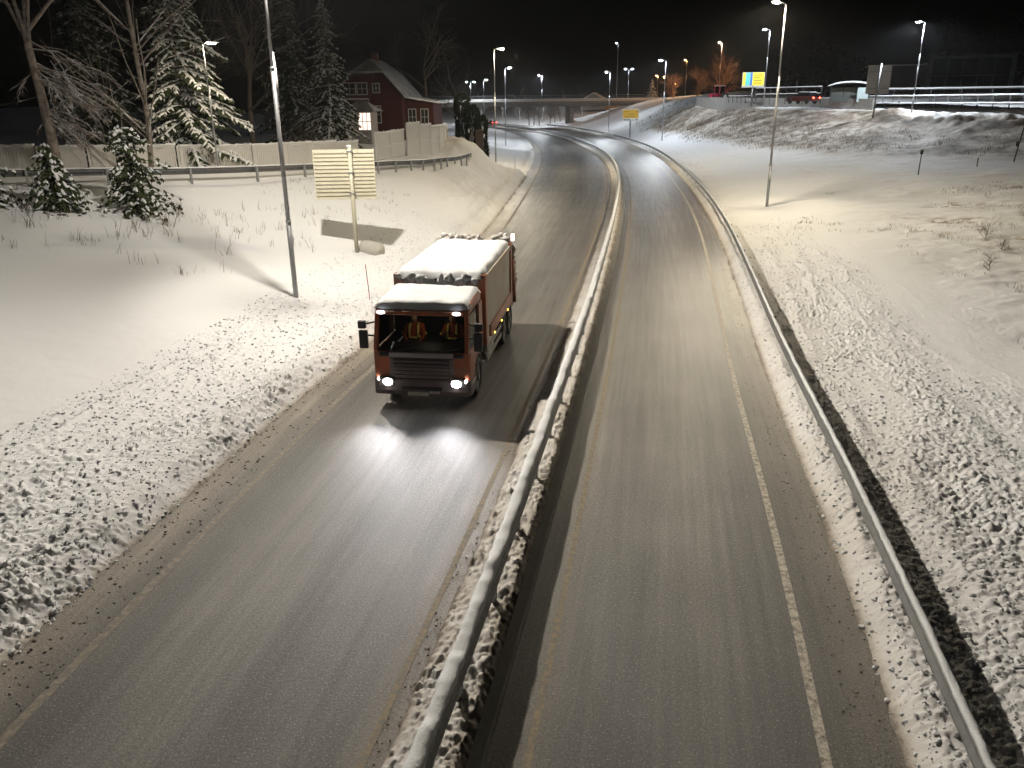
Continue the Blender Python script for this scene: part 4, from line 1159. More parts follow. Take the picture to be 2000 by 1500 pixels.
thuja(-3.1, 91, 5.0, 0.75, 33, 'right column of the dark thuja hedge, beside the brown cabinet')

# ------------------------------------------------------------------ bare trees and bushes
def bare_tree(x, y, H, seed, label, cat='tree', name='bare_tree', z=None, spread=0.55, r=None, mtl=None, levels=4, lean=(0,0), fork=0.45, group=None, kids=(5,4,4,3), snow=0.0, grav=0.0, twm=None, thin=1.0):
    rng = random.Random(seed)
    z = gz(x, y) - 0.1 if z is None else z
    t = thing(name, label, cat, (x, y, z), 0, group)
    mtl = mtl or BARK; r = r or H*0.017
    tr = MB(); tw = MB(); sn = MB()
    def grow(p, d, L, rad, lev):
        n = 4 if lev < 2 else 3
        pts = [p]; q = p.copy(); dd = d.copy()
        for i in range(n):
            dd = (dd + Vector((rng.uniform(-1,1), rng.uniform(-1,1), rng.uniform(-0.6,0.8)))*0.13 + Vector((0,0,-grav*lev*0.12))).normalized()
            q = q + dd*(L/n); pts.append(q.copy())
        rads = [rad*(1-0.55*i/n) for i in range(n+1)]
        (tr if lev == 0 else tw).tube(pts, rads, 9 if lev == 0 else (5 if lev == 1 else 3), lev == 0)
        if snow and lev in (1,2) and dd.z < 0.75:
            w = [rad*1.1, rad*0.95]
            sn.tube([pts[0]*0.7+pts[1]*0.3+Vector((0,0,rad*0.7)), pts[2]+Vector((0,0,rad*0.6))], [rad*0.6, rad*0.4], 4, False)
        if lev >= levels: return
        for k in range(kids[min(lev, len(kids)-1)]):
            u = rng.uniform(fork, 1.0) if lev == 0 else rng.uniform(0.25, 1.0)
            i = min(int(u*n), n-1); pp = pts[i].lerp(pts[i+1], u*n-i)
            ax = rng.uniform(0, 6.283)
            o = dd.orthogonal(); o.rotate(Quaternion(dd, ax))
            nd = (dd*(1-spread*rng.uniform(0.6,1.1)) + o.normalized()*spread*rng.uniform(0.7,1.3)).normalized()
            grow(pp, nd, L*rng.uniform(0.45,0.72), rads[i]*rng.uniform(0.45,0.65)*thin, lev+1)
    grow(Vector((0,0,0)), Vector((lean[0], lean[1], 1)).normalized(), H*0.62, r, 0)
    tr.build('trunk', mtl, t, True)
    tw.build('crown', twm or mtl, t, True)
    if sn.v: sn.build('snow_load', SNOWCAP, t, True)['kind'] = 'stuff'
    return t
# pale tree at the left: trunk dividing into steep limbs near the top of the picture, low drooping side branches
def pale_tree(x, y, seed):
    rng = random.Random(seed)
    t = thing('bare_tree', 'pale-barked bare tree forking into steep limbs, behind the left spruces', 'tree', (x, y, gz(x,y)-0.1), 0, 'bare trees on the left')
    tr = MB(); V_ = Vector
    trunk = [V_((0.25,0,-0.2)), V_((0.20,0,2.2)), V_((0.08,0,4.6)), V_((-0.05,0,6.0)), V_((-0.06,0,6.7))]
    tr.tube(trunk, [0.27,0.23,0.20,0.17,0.15], 10).build('trunk', BIRCH, t, True)
    top = trunk[-1]
    limbs = []
    for e in (V_((-1.7,0.2,3.6)), V_((-0.8,-0.3,3.8)), V_((0.1,0.3,3.9)), V_((0.7,0,3.8)), V_((2.6,0.3,2.4))):
        m = MB(); st = top + V_((0,0,rng.uniform(-1.0,0.0)))
        mid = st + e*0.45 + V_((rng.uniform(-.15,.15),0,0.15))
        m.tube([st, mid, st+e, st+e*1.7], [0.10,0.075,0.05,0.02], 6, False)
        m.build('limb', BIRCH, t, True); limbs.append((st, e))
    tw = MB(); sn = MB()
    def twigs(p, d, L, rad, lev):
        q = p + d*L*0.5 + V_((0,0,rng.uniform(-.05,.05)*L)); e = q + (d + V_((rng.uniform(-.3,.3),rng.uniform(-.3,.3),-0.35))).normalized()*L*0.5
        tw.tube([p,q,e],[rad,rad*0.7,rad*0.3],3 if lev else 4,False)
        if rng.random() < 0.6: sn.tube([p+V_((0,0,rad)),q+V_((0,0,rad)),e+V_((0,0,rad*0.5))],[rad*0.5,rad*0.5,rad*0.2],3,False)
        if lev < 2:
            for k in range(5):
                u = rng.uniform(0.2,1); pp = p.lerp(e, u)
                o = V_((d.y,-d.x,0))*rng.choice((-1,1))
                twigs(pp, (d*0.8+o*rng.uniform(0.2,0.7)+V_((0,0,rng.uniform(-.5,.1)))).normalized(), L*rng.uniform(0.3,0.5), rad*0.55, lev+1)
    for k in range(26):
        hz = rng.uniform(2.6, 6.8); u = hz
        c = trunk[1].lerp(trunk[3], max(0,min(1,(hz-2.2)/4.2)))
        c.z = hz
        a = rng.uniform(-1.0, 1.0) if rng.random() < 0.75 else rng.uniform(2.3, 4.0)
        twigs(c, V_((math.cos(a), math.sin(a)*0.7, rng.uniform(-0.75,-0.1))).normalized(), rng.uniform(1.4,3.4)*(1 if abs(a) < 1.2 else 0.6), 0.035, 0)
    for st, e in limbs:
        for k in range(5):
            twigs(st+e*rng.uniform(0.3,1.5), V_((rng.uniform(-1,1), rng.uniform(-.5,.5), rng.uniform(-0.1,0.8))).normalized(), rng.uniform(0.8,1.8), 0.02, 1)
    tw.build('crown', BIRCH, t); sn.build('snow_load', SNOWCAP, t)['kind'] = 'stuff'
pale_tree(-22.0, 39.6, 5)
bare_tree(-19.0, 43.5, 19, 6, 'slender bare tree with straight thin trunk left of the lit spruce', r=0.15, mtl=BIRCH, levels=3, lean=(-0.03,0), fork=0.15, kids=(16,3,3), spread=0.62, group='bare trees on the left', snow=1, thin=0.6)
bare_tree(-24.5, 66, 15, 8, 'dim bare tree with many fine branches right of the short lamp post', levels=4, group='bare trees on the left', kids=(9,5,4,3), fork=0.2, spread=0.45)
bare_tree(-20.5, 66.5, 14, 9, 'dim bare tree between the tall lamp and the dark spruce', levels=4, group='bare trees on the left', kids=(9,5,4,3), fork=0.2, spread=0.45)
bare_tree(-10.5, 108, 15, 10, 'dark bare tree right of the red house', levels=4, group='bare trees behind the house', kids=(8,5,4,3), fork=0.25)
bare_tree(-7.0, 118, 13, 16, 'dark bare tree behind the thuja hedge', levels=4, group='bare trees behind the house', kids=(8,5,4,3), fork=0.25)
bare_tree(-18.4, 69.5, 3.6, 17, 'bare twiggy brown bush behind the white fence left of the dark spruce', 'bush', 'bare_bush', levels=4, fork=0.02, kids=(14,5,4,3), spread=0.6, r=0.05, group='bare bushes behind the white fence')
bare_tree(-16.2, 68.0, 3.2, 18, 'bare twiggy brown bush at the foot of the dark spruce', 'bush', 'bare_bush', levels=4, fork=0.02, kids=(14,5,4,3), spread=0.6, r=0.05, group='bare bushes behind the white fence')
# copper coloured bushes under the sodium lamps
COPPER = mat('copper_twigs', (0.42, 0.24, 0.13), 0.9)
for k, (x, y, H, lb) in enumerate(((50,224,7.5,'left of the two big copper coloured bare bushes beside the red tractor'),(57.0,226,10.5,'right and taller of the two big copper coloured bare bushes behind the red tractor'),(45.5,232,6.0,'small copper coloured bare bush left of the tractor'))):
    bare_tree(x, y, H, 41+k, lb, 'bush', 'bare_bush', z=7.4, levels=4, fork=0.03, kids=(18,7,6,4), spread=0.45, r=0.2, mtl=COPPER, group='copper bushes on the upper street', thin=1.0)
# trees seen beneath the overpass
for k, (x, y, H) in enumerate(((6.6,278,6.5),(8.2,280,6.8),(10.2,284,6.4),(13.8,281,7.0),(15.6,286,7.2),(17.4,283,6.6),(19.6,289,7.0))):
    lb = ['first', 'second', 'third', 'fourth', 'fifth', 'sixth', 'rightmost'][k]
    bare_tree(x, y, H, 61+k, lb + ' from the left of the dark roadside trees seen beneath the overpass', z=-0.1, levels=3, fork=0.35, kids=(8,5,4), spread=0.5, r=0.17, group='trees beneath the overpass', mtl=mat('dark_bark',(0.05,0.042,0.036),0.9))
# frosted trees beyond the overpass
FROST = mat('frosted_twigs', (0.42, 0.41, 0.40), 0.9)
for k, (x, y, H) in enumerate(((-10,300,12),(-2,306,11),(4,310,13),(12,304,9),(20,312,12),(27,306,11),(-18,312,13))):
    lb = ['left of the bend', 'over the left end of the overpass', 'over the overpass right of the far lamps', 'low under the white lamp', 'over the overpass pier', 'at the right end of the row', 'at the left end of the row'][k]
    bare_tree(x, y, H, 71+k, 'frosted bare tree far behind the overpass, ' + lb, z=0.0, levels=4, fork=0.15, kids=(8,5,4,3), spread=0.5, r=0.16, group='frosted trees beyond the overpass', mtl=FROST, thin=0.8)
spruce(51.0, 302, 7.0, 2.6, 81, 'small golden-lit snowy tree beneath the orange lamps', 0.5, 8, 0.05, 0.95, None, 1.6, z=7.3)

# dark crowns against the night sky on the right
DARKLEAF = mat('dark_foliage', (0.010, 0.011, 0.010), 0.9, spec=0.05)
def dark_tree(x, y, z, H, r, seed, label):
    rng = random.Random(seed)
    t = thing('dark_tree', label, 'tree', (x, y, z), 0, 'dark trees on the right skyline')
    MB().tube([(0,0,-0.5),(0,0,H*0.6)], [0.3,0.1], 6).build('trunk', BARK, t)
    m = MB(); lobes = [(rng.uniform(-.6,.6)*r, rng.uniform(-.5,.5)*r, H*rng.uniform(0.35,0.85), r*rng.uniform(0.4,0.65)) for _ in range(9)]
    for k in range(2600):
        lx, ly, lz, lr = rng.choice(lobes)
        v = Vector((rng.gauss(0,1), rng.gauss(0,1), rng.gauss(0,0.9))).normalized()*lr*rng.uniform(0.5,1.05)
        p = Vector((lx,ly,lz))+v; e = Vector((rng.gauss(0,1),rng.gauss(0,1),rng.gauss(0,1))).normalized(); n = e.orthogonal().normalized()
        l = rng.uniform(0.3,0.8)
        m.add([p-n*l*0.4, p+e*l, p+n*l*0.4, p-e*l*0.6], [(0,1,2,3)])
    m.build('crown', DARKLEAF, t)
dark_tree(51, 150, 6.5, 9.5, 4.5, 91, 'round dark tree crown left behind the bus shelter')
dark_tree(57, 152, 6.5, 9.0, 5.0, 92, 'round dark tree crown right behind the bus shelter')
dark_tree(66, 165, 6.5, 7.0, 5.0, 93, 'low dark tree crown left of the grey sign backs')
dark_tree(114, 215, 7, 20, 7, 94, 'tall dark tree above the glass building, left one')
dark_tree(126, 215, 7, 20, 8, 95, 'tall dark tree above the glass building, right one')

# ------------------------------------------------------------------ shrubs, dry grass, loose snow
for k, (x, y, h, lb) in enumerate(((22.4,37.5,1.5,'upper leafless reddish shrub poking through snow on the right slope'),(18.9,31.0,1.0,'lower tangled shrub clump on the right slope'),(26.6,41.0,1.4,'leafless shrub near the right picture edge, farthest of the slope shrubs'),(18.6,25.6,1.0,'small leafless shrub nearest us at the right picture edge'),(21.4,34.5,0.9,'middle shrub clump half snowed under on the right slope'))):
    bare_tree(x, y, h, 111+k, lb, 'shrub', 'shrub', levels=3, fork=0.02, kids=(16,5,3), spread=0.6, r=0.016, group='shrubs on the right slope', mtl=mat('shrub_twigs',(0.13,0.085,0.06),0.9))
def grass(name, label, spots, seed):
    rng = random.Random(seed); m = MB()
    for (x, y, n, hmax, rad) in spots:
        for k in range(n):
            a = rng.uniform(0, 6.283); r = rad*math.sqrt(rng.random())
            px, py = x + r*math.cos(a), y + r*math.sin(a)
            pz = gzc(px, py)
            h = hmax*rng.uniform(0.35, 1.0); lx, ly = rng.uniform(-.8,.8)*h, rng.uniform(-.8,.8)*h; w = rng.uniform(0.003, 0.007)*(1+y/50)
            b = rng.uniform(0, 6.283); ux, uy = math.cos(b)*w, math.sin(b)*w
            m.add([(px-ux,py-uy,pz-0.03),(px+ux,py+uy,pz-0.03),(px+lx*0.4+ux*0.7,py+ly*0.4+uy*0.7,pz+h*0.65),(px+lx*0.4-ux*0.7,py+ly*0.4-uy*0.7,pz+h*0.65),(px+lx,py+ly,pz+h)],[(0,1,2,3),(3,2,4)])
    o = m.build(name, GRASS); tag(o, label, 'grass', kind='stuff')
_gc = {}
def gzc(x, y):
    k = (round(x*4), round(y*4))
    if k not in _gc: _gc[k] = None
    return _gcz[k] if k in _gcz else 0
_gcz = {}
rng = random.Random(77); spots_l = []; spots_r = []; spots_b = []
for k in range(85):
    y = rng.uniform(28, 37); x = -10.5 - rng.random()**1.3*13
    if x > -12.5 and rng.random() < 0.6: continue
    spots_l.append((x, y, rng.choice((3,5,8,14)), rng.uniform(0.3,0.8), rng.uniform(0.1,0.4)))
for k in range(30):
    spots_l.append((rng.uniform(-13,-8.5), rng.uniform(33,41), rng.choice((2,3,4)), rng.uniform(0.3,0.7), 0.25))
for k in range(40):
    spots_l.append((rng.uniform(-13,-6), rng.uniform(41,50), rng.choice((2,4,6)), rng.uniform(0.15,0.4), 0.5))
for k in range(230):
    y = rng.uniform(16, 56); x = float(xR(y)) + rng.uniform(7.5, 22)
    if float(fbm(np.array([x*0.3]), np.array([y*0.34]), 401, 2)[0]) < 0.0: continue
    spots_r.append((x, y, rng.choice((3,6,10,22)), rng.uniform(0.10,0.34), rng.uniform(0.3,1.3)))
for k in range(26):
    u = rng.random(); spots_r.append((15.5+7*u+rng.gauss(0,.9), 47-14*u+rng.gauss(0,1.6), rng.choice((4,9,16)), rng.uniform(0.12,0.3), rng.uniform(0.15,0.6)))
for k in range(620):
    y = rng.uniform(72, 175); x = np.interp(y, [72,92,110,130,150,175], [41,29,28,28,27,27]) + rng.uniform(-1, 9)
    spots_b.append((x, y, rng.choice((5,9,15)), rng.uniform(0.25,0.6), rng.uniform(0.4,1.2)))
def fill(spots, surf):
    xs = []; ys = []
    for (x, y, n, h, r) in spots:
        g = np.arange(-math.ceil(r*4)-1, math.ceil(r*4)+2)
        for i in g:
            for j in g: xs.append(round(x*4)+i); ys.append(round(y*4)+j)
    A = np.array(sorted(set(zip(xs, ys))), float)
    Z = surf(A[:,0]/4, A[:,1]/4)
    for (i, j), zz in zip(A, Z): _gcz[(int(i), int(j))] = float(zz)
fill(spots_l, left_surface); grass('dry_grass', 'dry grass stems poking through the snow below the left spruces', spots_l, 1)
fill(spots_r, right_surface); grass('dry_grass', 'dry grass tufts scattered over the snowy right slope', spots_r, 2)
fill(spots_b, right_surface); grass('dry_grass', 'dry grass on the bank below the upper street', spots_b, 3)

def loose(name, label, f, surf, n, y0, y1, dmin, dmax, sign, smin, smax, mtl, seed):
    rng = np.random.default_rng(seed)
    y = y0*(y1/y0)**rng.random(n); d = dmin + (dmax-dmin)*rng.random(n)**1.1
    x = f(y) + sign*d; s = smin + (smax-smin)*rng.random(n)**3
    z = surf(x, y) if surf else np.zeros(n)
    m = MB(); rr = random.Random(seed)
    for i in range(n):
        a = float(s[i])
        m.blob((float(x[i]), float(y[i]), max(float(z[i]), 0.0) + a*0.25), a*rr.uniform(0.8,1.3), a*rr.uniform(0.8,1.3), a*rr.uniform(0.55,0.9), rr, 5, 2, 0.32)
    o = m.build(name, mtl); tag(o, label, 'snow', kind='stuff')
loose('snow_clods', 'loose broken snow clods along the edge of the left carriageway', xL, left_surface, 11000, 6, 46, 0.0, 4.6, -1, 0.010, 0.045, SNOWCAP, 5)
loose('snow_clods', 'loose broken snow clods along the right guardrail', xR, right_surface, 9000, 6, 46, 0.05, 5.0, 1, 0.010, 0.042, SNOWCAP, 6)
GRIT = mat('dark_grit', (0.10, 0.085, 0.07), 0.9, noise=(5,0.6,(0.3,0.26,0.22)))
loose('slush_crumbs', 'dark crumbs of frozen slush on the left shoulder', xL, None, 1500, 6, 46, -0.1, 0.9, 1, 0.005, 0.03, GRIT, 7)
loose('slush_crumbs', 'dark crumbs of frozen slush on the right shoulder', xR, None, 900, 6, 46, -0.1, 0.6, -1, 0.005, 0.02, GRIT, 8)
loose('slush_crumbs', 'dark crumbs of frozen slush beside the median', xML, None, 500, 6, 46, -0.03, 0.2, -1, 0.004, 0.022, GRIT, 9)
# ------------------------------------------------------------------ white fence behind the terrace street
FENCEW = mat('fence_white', (0.70, 0.68, 0.64), 0.75, noise=(0.8, 0.7, (0.58, 0.56, 0.53)))
def fence_panel_mesh(w, h, rows_):
    m = MB(); rng = random.Random(int(w*100+h*10))
    m.box(-w/2, w/2, -0.05, 0.0, 0.08, 0.20); m.box(-w/2, w/2, -0.05, 0.0, h-0.14, h-0.02)
    m.box(-w/2, -w/2+0.10, -0.052, 0.0, 0.2, h-0.14); m.box(w/2-0.10, w/2, -0.052, 0.0, 0.2, h-0.14)
    for k in range(1, rows_):
        z = 0.2 + (h-0.34)*k/rows_
        m.box(-w/2+0.1, w/2-0.1, -0.05, 0.0, z-0.06, z+0.06)
    n = int((w-0.2)/0.13); st = (w-0.2)/n
    for k in range(n):
        x = -w/2 + 0.1 + k*st
        m.box(x+0.016, x+st-0.016, -0.012, 0.024, 0.1, h-0.03)
    m.box(-w/2+0.02, w/2-0.02, 0.03, 0.05, 0.06, h-0.04)
    return m.mesh('panel', FENCEW)
def cap_mesh(w, h, seed):
    rng = random.Random(seed); m = MB(); n = 12
    path = [Vector((0, -w/2 + w*i/n, 0)) for i in range(n+1)]
    def pf(i):
        k = 0.10*(1+0.4*rng.uniform(-1,1))
        return [(-0.085,h-0.03),(-0.08,h+k*0.6),(0.0,h+k),(0.08,h+k*0.6),(0.085,h-0.03)]
    m.sweep(path, pf)
    m.v = [(y, x, z) for (x, y, z) in m.v]; m.f = [f[::-1] for f in m.f]
    return m.mesh('snow_cap', SNOWCAP, True)
def fence(P, w, h, rows_, label, zf):
    pts = polyline(P, 0.02)
    pm = fence_panel_mesh(w-0.12, h, rows_); cm = cap_mesh(w, h, 3); pp = MB().box(-0.07,0.07,-0.075,0.06,-0.4,h+0.03).mesh('post', FENCEW)
    t = thing('fence', label, 'fence', (0,0,0))
    i = 0; k = 0
    while True:
        a = pts[i]; j = i
        while j < len(pts)-1 and (pts[j]-a).length < w: j += 1
        if (pts[j]-a).length < w*0.95: break
        b = pts[j]; c = (a+b)/2; ang = math.atan2(b.y-a.y, b.x-a.x)
        z = zf(c.x, c.y)
        p = obj('panel', pm, t, loc=(c.x, c.y, z), rz=ang); obj('snow_cap', cm, p)
        obj('post', pp, t, loc=(a.x, a.y, z), rz=ang)
        i = j; k += 1
    return t
tz = lambda x, y: float(TL(np.array([x]), np.array([y]))[0]) - 0.05
fence([(-46,42),(-36,44.5),(-26,47.5),(-19,52.5),(-14,58),(-10.3,64.2)], 2.35, 1.75, 1, 'long low white board fence with snow on top behind the terrace guardrail', lambda x, y: tz(x,y)-0.15)
fence([(-10.45,64.2),(-9.4,66.7),(-8.5,69.4)], 2.4, 2.1, 2, 'white fence of middle height between the low fence and the tallest panels', lambda x, y: tz(x,y))
fence([(-8.5,69.0),(-7.0,73.5),(-6.2,78),(-6.3,84),(-7,94)], 2.4, 2.7, 2, 'tall white panel fence curving away towards the thuja hedge', lambda x, y: tz(x,y)-0.1)

# brown cabinet and tilted board at the end of the rail
t = thing('utility_cabinet', 'brown utility cabinet beside the dark thuja hedge', 'cabinet', (-3.1, 86, gz(-3.1,86)-0.2), R(5))
BROWN = mat('brown_board', (0.075, 0.052, 0.040), 0.8)
MB().box(-0.38,0.38,-0.3,0.3,0,2.6).build('housing', BROWN, t, bevel=0.02)
MB().box(-0.34,0.34,-0.325,-0.3,0.15,2.45).build('door', BROWN, t)
MB().box(-0.44,0.44,-0.36,0.36,2.6,2.68).build('lid', BROWN, t)
t = thing('sign_board', 'dark triangular board leaning at the end of the terrace guardrail', 'sign', (-3.7, 82.5, gz(-3.7,82.5)-0.3), R(20))
MB().add([(-0.55,0,0.1),(0.15,0,0.1),(0.10,0,1.9),(-0.55,0.04,0.1),(0.15,0.04,0.1),(0.10,0.04,1.9)],[(0,1,2),(5,4,3),(0,3,4,1),(1,4,5,2),(2,5,3,0)]).build('board', mat('grey_board',(0.10,0.095,0.09),0.7), t)
MB().tube([(0.12,0.06,-0.4),(0.12,0.06,2.0)], 0.04, 6).build('post', GALVD, t)

# ------------------------------------------------------------------ red house
REDW = mat('red_boarding', (0.07, 0.013, 0.011), 0.85, noise=(1.5,0.6,(0.05,0.010,0.009)))
TRIM = mat('white_trim', (0.42, 0.40, 0.38), 0.7)
PANE = mat('dark_pane', (0.03,0.032,0.036), 0.15)
HX, HY, HZ = -16.6, 100.0, 2.9
hs_ = thing('house', 'dark red wooden house with half-hipped snowy roof behind the white fence', 'house', (HX, HY, HZ), R(-6))
w = 3.9; D = 9.0; eave = 5.4; ridge = 9.2
prof = [(-w,0),(w,0),(w,eave),(1.9,7.6),(-1.9,7.6),(-w,eave)]
m = MB(); n = len(prof)
m.add([(x,0,z) for x,z in prof]+[(x,D,z) for x,z in prof], [tuple(range(n)), tuple(reversed(range(n,2*n)))]+[(i,(i+1)%n,n+(i+1)%n,n+i)[::-1] for i in range(n)])
hw = m.build('wall', REDW, hs_)
for k in range(24):
    x = -w + 0.16 + k*(2*w-0.3)/23.0
    zt = eave + 0.0 if abs(x) > 3.6 else (7.5 if abs(x) < 1.9 else 7.6 - (abs(x)-1.9)*1.1)
    MB().box(x-0.03, x+0.03, -0.03, 0.0, 0.05, zt-0.05).build('batten', REDW, hw)
# roof: two slopes with lower flare and a half hip on the gable
rf = MB()
for s in (-1, 1):
    o = 0.16
    A = [(s*(w+0.55), -0.5, eave-0.45), (s*(w+0.55), D+0.4, eave-0.45), (s*1.95, D+0.4, 7.75), (s*1.95, -0.5, 7.75)]
    B = [(s*1.95, -0.5, 7.75), (s*1.95, D+0.4, 7.75), (0, D-1.2, ridge), (0, 1.5, ridge)]
    for q in (A, B):
        if s > 0: q = q[::-1]
        vs = q + [(x, y, z+o) for x, y, z in q]
        rf.add(vs, [(3,2,1,0),(4,5,6,7),(0,1,5,4),(1,2,6,5),(2,3,7,6),(3,0,4,7)])
rf.add([(-1.95,-0.52,7.74),(1.95,-0.52,7.74),(0,1.5,ridge-0.01),(-1.95,-0.52,7.9),(1.95,-0.52,7.9),(0,1.5,ridge+0.15)], [(2,1,0),(3,4,5),(0,1,4,3),(1,2,5,4),(2,0,3,5)])
roof = rf.build('roof', mat('roof_snow_dim', (0.45,0.45,0.46), 0.8, noise=(1.0,0.5,(0.2,0.19,0.18))), hs_)
ch = MB().box(-0.35,0.35,3.6,4.3,ridge-0.4,ridge+0.9).build('chimney', mat('brick_dark',(0.16,0.07,0.05),0.9), roof)
def window(par, x0, x1, z0, z1, y=0.0, lit=None, mull=1, trm=TRIM):
    f = MB(); b = 0.11
    f.box(x0-b,x1+b,y-0.06,y,z0-b,z0); f.box(x0-b,x1+b,y-0.06,y,z1,z1+b); f.box(x0-b,x0,y-0.06,y,z0,z1); f.box(x1,x1+b,y-0.06,y,z0,z1)
    for k in range(1, mull+1):
        xm = x0+(x1-x0)*k/(mull+1); f.box(xm-0.035,xm+0.035,y-0.058,y-0.002,z0,z1)
    f.box(x0,x1,y-0.056,y-0.004,(z0+z1)/2-0.03,(z0+z1)/2+0.03)
    fr_ = f.build('window', trm, par)
    MB().box(x0,x1,y-0.03,y-0.012,z0,z1).build('pane', lit or PANE, fr_)
window(hs_, -0.2, 1.3, 2.2, 4.0, -0.035)
window(hs_, -2.9, -1.6, 5.4, 6.6, -0.035); window(hs_, -1.3, -0.2, 5.4, 6.6, -0.035); window(hs_, 0.6, 1.3, 5.6, 6.5, -0.035)
window(hs_, -3.3, -1.9, 2.2, 4.0, -0.035)
MB().box(-3.3, 0.0, -0.12, -0.04, 4.75, 4.95).build('balcony_beam', TRIM, hs_)
for s in (-3.1, 0.0): MB().bar((s,-0.1,4.75),(s,-0.1,3.6),0.08).build('bracket', TRIM, hs_)
# side wing
wg = MB().box(w, w+3.4, 2.0, 7.5, 0, 4.6).build('wing', REDW, hs_)
window(hs_, w+0.4, w+1.2, 1.9, 3.6, 1.99); window(hs_, w+1.9, w+2.7, 1.9, 3.6, 1.99)
MB().add([(w-0.3,1.5,5.0),(w+4.0,1.5,4.3),(w+4.0,8,4.3),(w-0.3,8,5.0),(w-0.3,1.5,5.2),(w+4.0,1.5,4.5),(w+4.0,8,4.5),(w-0.3,8,5.2)],[(3,2,1,0),(4,5,6,7),(0,1,5,4),(1,2,6,5),(2,3,7,6),(3,0,4,7)]).build('wing_roof', SNOWCAP, hs_)
# small lit garden room
gh = thing('garden_shed', 'small garden room with glowing windows beside the dark spruce', 'shed', (-15.6, 89, 3.1), R(-8))
MB().box(-1.6,0.9,0,2.4,0,1.4).build('wall', mat('pale_boarding',(0.45,0.42,0.40),0.8), gh)
MB().box(-1.6,-0.55,0,2.4,1.4,3.3).build('wall_panel', mat('pale_boarding',(0.45,0.42,0.40),0.8), gh)
MB().box(-0.55,0.9,2.3,2.4,1.4,3.3).build('rear_wall', mat('pale_boarding',(0.45,0.42,0.40),0.8), gh)
LIT = emission('lit_window', (1.0, 0.78, 0.66), 1.6)
for k in range(3):
    x = -0.5 + k*0.47
    f = MB().box(x,x+0.06,-0.03,0.05,1.4,3.3); f.box(x,x+0.47,-0.03,0.05,3.2,3.3); f.box(x,x+0.47,-0.03,0.05,1.4,1.48); f.box(x,x+0.47,-0.025,0.045,2.3,2.36)
    fo = f.build('window', TRIM, gh)
    MB().box(x+0.06,x+0.47,0.0,0.02,1.48,3.2).build('pane', LIT, fo)
MB().box(0.88,0.94,-0.03,0.05,1.4,3.3).build('corner_post', TRIM, gh)
MB().add([(-2.1,-0.6,3.35),(1.5,-0.6,3.35),(1.5,3,3.35),(-2.1,3,3.35),(-0.9,1.2,4.4),(0.2,1.2,4.4)],[(3,2,1,0),(0,1,5,4),(1,2,5),(2,3,4,5),(3,0,4)]).build('roof', mat('roof_snow_dim', (0.6,0.6,0.6), 0.8), gh)

# ------------------------------------------------------------------ overpass
ov = thing('overpass', 'concrete road overpass crossing the far end of the carriageways', 'bridge', (0, 255, 0), R(-1.5))
MB().box(-40, 46, -0.2, 9.0, 6.75, 7.75).build('deck', CONC, ov)
MB().box(-40, 46, -0.55, -0.2, 7.35, 8.05).build('parapet', mat('pale_concrete2',(0.52,0.5,0.45),0.8), ov)
MB().box(-40, 46, 9.0, 9.3, 7.35, 8.05).build('parapet', mat('pale_concrete2',(0.52,0.5,0.45),0.8), ov)
MB().box(-40, 46, 1.5, 7.5, 5.9, 6.75).build('girder', CONC, ov)
pr_ = MB().box(17.2,18.6,1.6,7.0,-0.5,5.9).build('pier', mat('dark_concrete',(0.14,0.135,0.125),0.9), ov, bevel=0.05)
MB().box(18.62,19.7,1.2,1.9,-0.5,5.4).build('pier_face', CONC, ov, bevel=0.05)
MB().box(-40,46,-0.42,-0.36,9.0,9.08).build('hand_rail', GALV, ov)
MB().box(-40,46,-0.42,-0.37,8.5,8.56).build('middle_rail', GALV, ov)
MB().box(-40,46,-0.56,-0.22,8.05,8.13).build('ledge_snow', SNOWCAP, ov)
pmesh = MB().box(-0.05,0.05,-0.42,-0.32,8.0,9.05).mesh('rail_post', DARK)
for k in range(29):
    obj('rail_post', pmesh, ov, loc=(-38+k*3.0, 0, 0))
t = thing('bridge_abutment', 'grey concrete abutment carrying the right end of the overpass', 'abutment', (44, 256, 0))
MB().box(-1.5,3,-0.1,8.5,3.0,5.88).build('front_wall', CONC, t); MB().box(1.5,6,-0.3,-0.11,3.0,7.3).build('wing_wall', CONC, t)

# far car driving away
def car(x, y, z, rz, label, paint, L_=4.4, cat='car', lamps=8):
    t = thing('car', label, cat, (x, y, z), rz, 'cars')
    s = L_/4.4
    b = MB().prism([(-2.2*s,0.35),(-2.2*s,0.85),(-1.9*s,0.95),(1.0*s,0.95),(2.15*s,0.75),(2.2*s,0.35)], -0.88, 0.88).build('body', paint, t, bevel=0.08)
    MB().prism([(-2.0*s,0.95),(-1.55*s,1.45),(0.2*s,1.48),(1.0*s,0.95)], -0.78, 0.78).build('cabin', mat('car_glass',(0.02,0.02,0.025),0.15), t, bevel=0.06)
    MB().prism([(-1.62*s,1.44),(-1.5*s,1.54),(0.1*s,1.56),(0.3*s,1.46)], -0.74, 0.74).build('roof', SNOWCAP, t, bevel=0.03)
    for sx_ in (-1,1):
        MB().box(sx_*0.68-0.14, sx_*0.68+0.14, -2.24*s, -2.18*s, 0.68, 0.84).build('tail_light', emission('tail_glow_far', (1.0,0.05,0.03), lamps), t)
        for yy in (-1.35*s, 1.4*s):
            o = MB().tube([(sx_*0.88-0.1,yy,0.33),(sx_*0.88+0.02,yy,0.33)], 0.33, 14).build('wheel', RUBBER, t)
            MB().tube([(sx_*0.88-0.05,yy,0.33),(sx_*0.88+0.03,yy,0.33)], 0.2, 10).build('rim', ALU, o)
    return t
car(-6.0, 288, 0.0, R(25), 'distant car with glowing red tail lights beneath the left end of the overpass', mat('dark_red_car',(0.06,0.012,0.012),0.4), lamps=25)
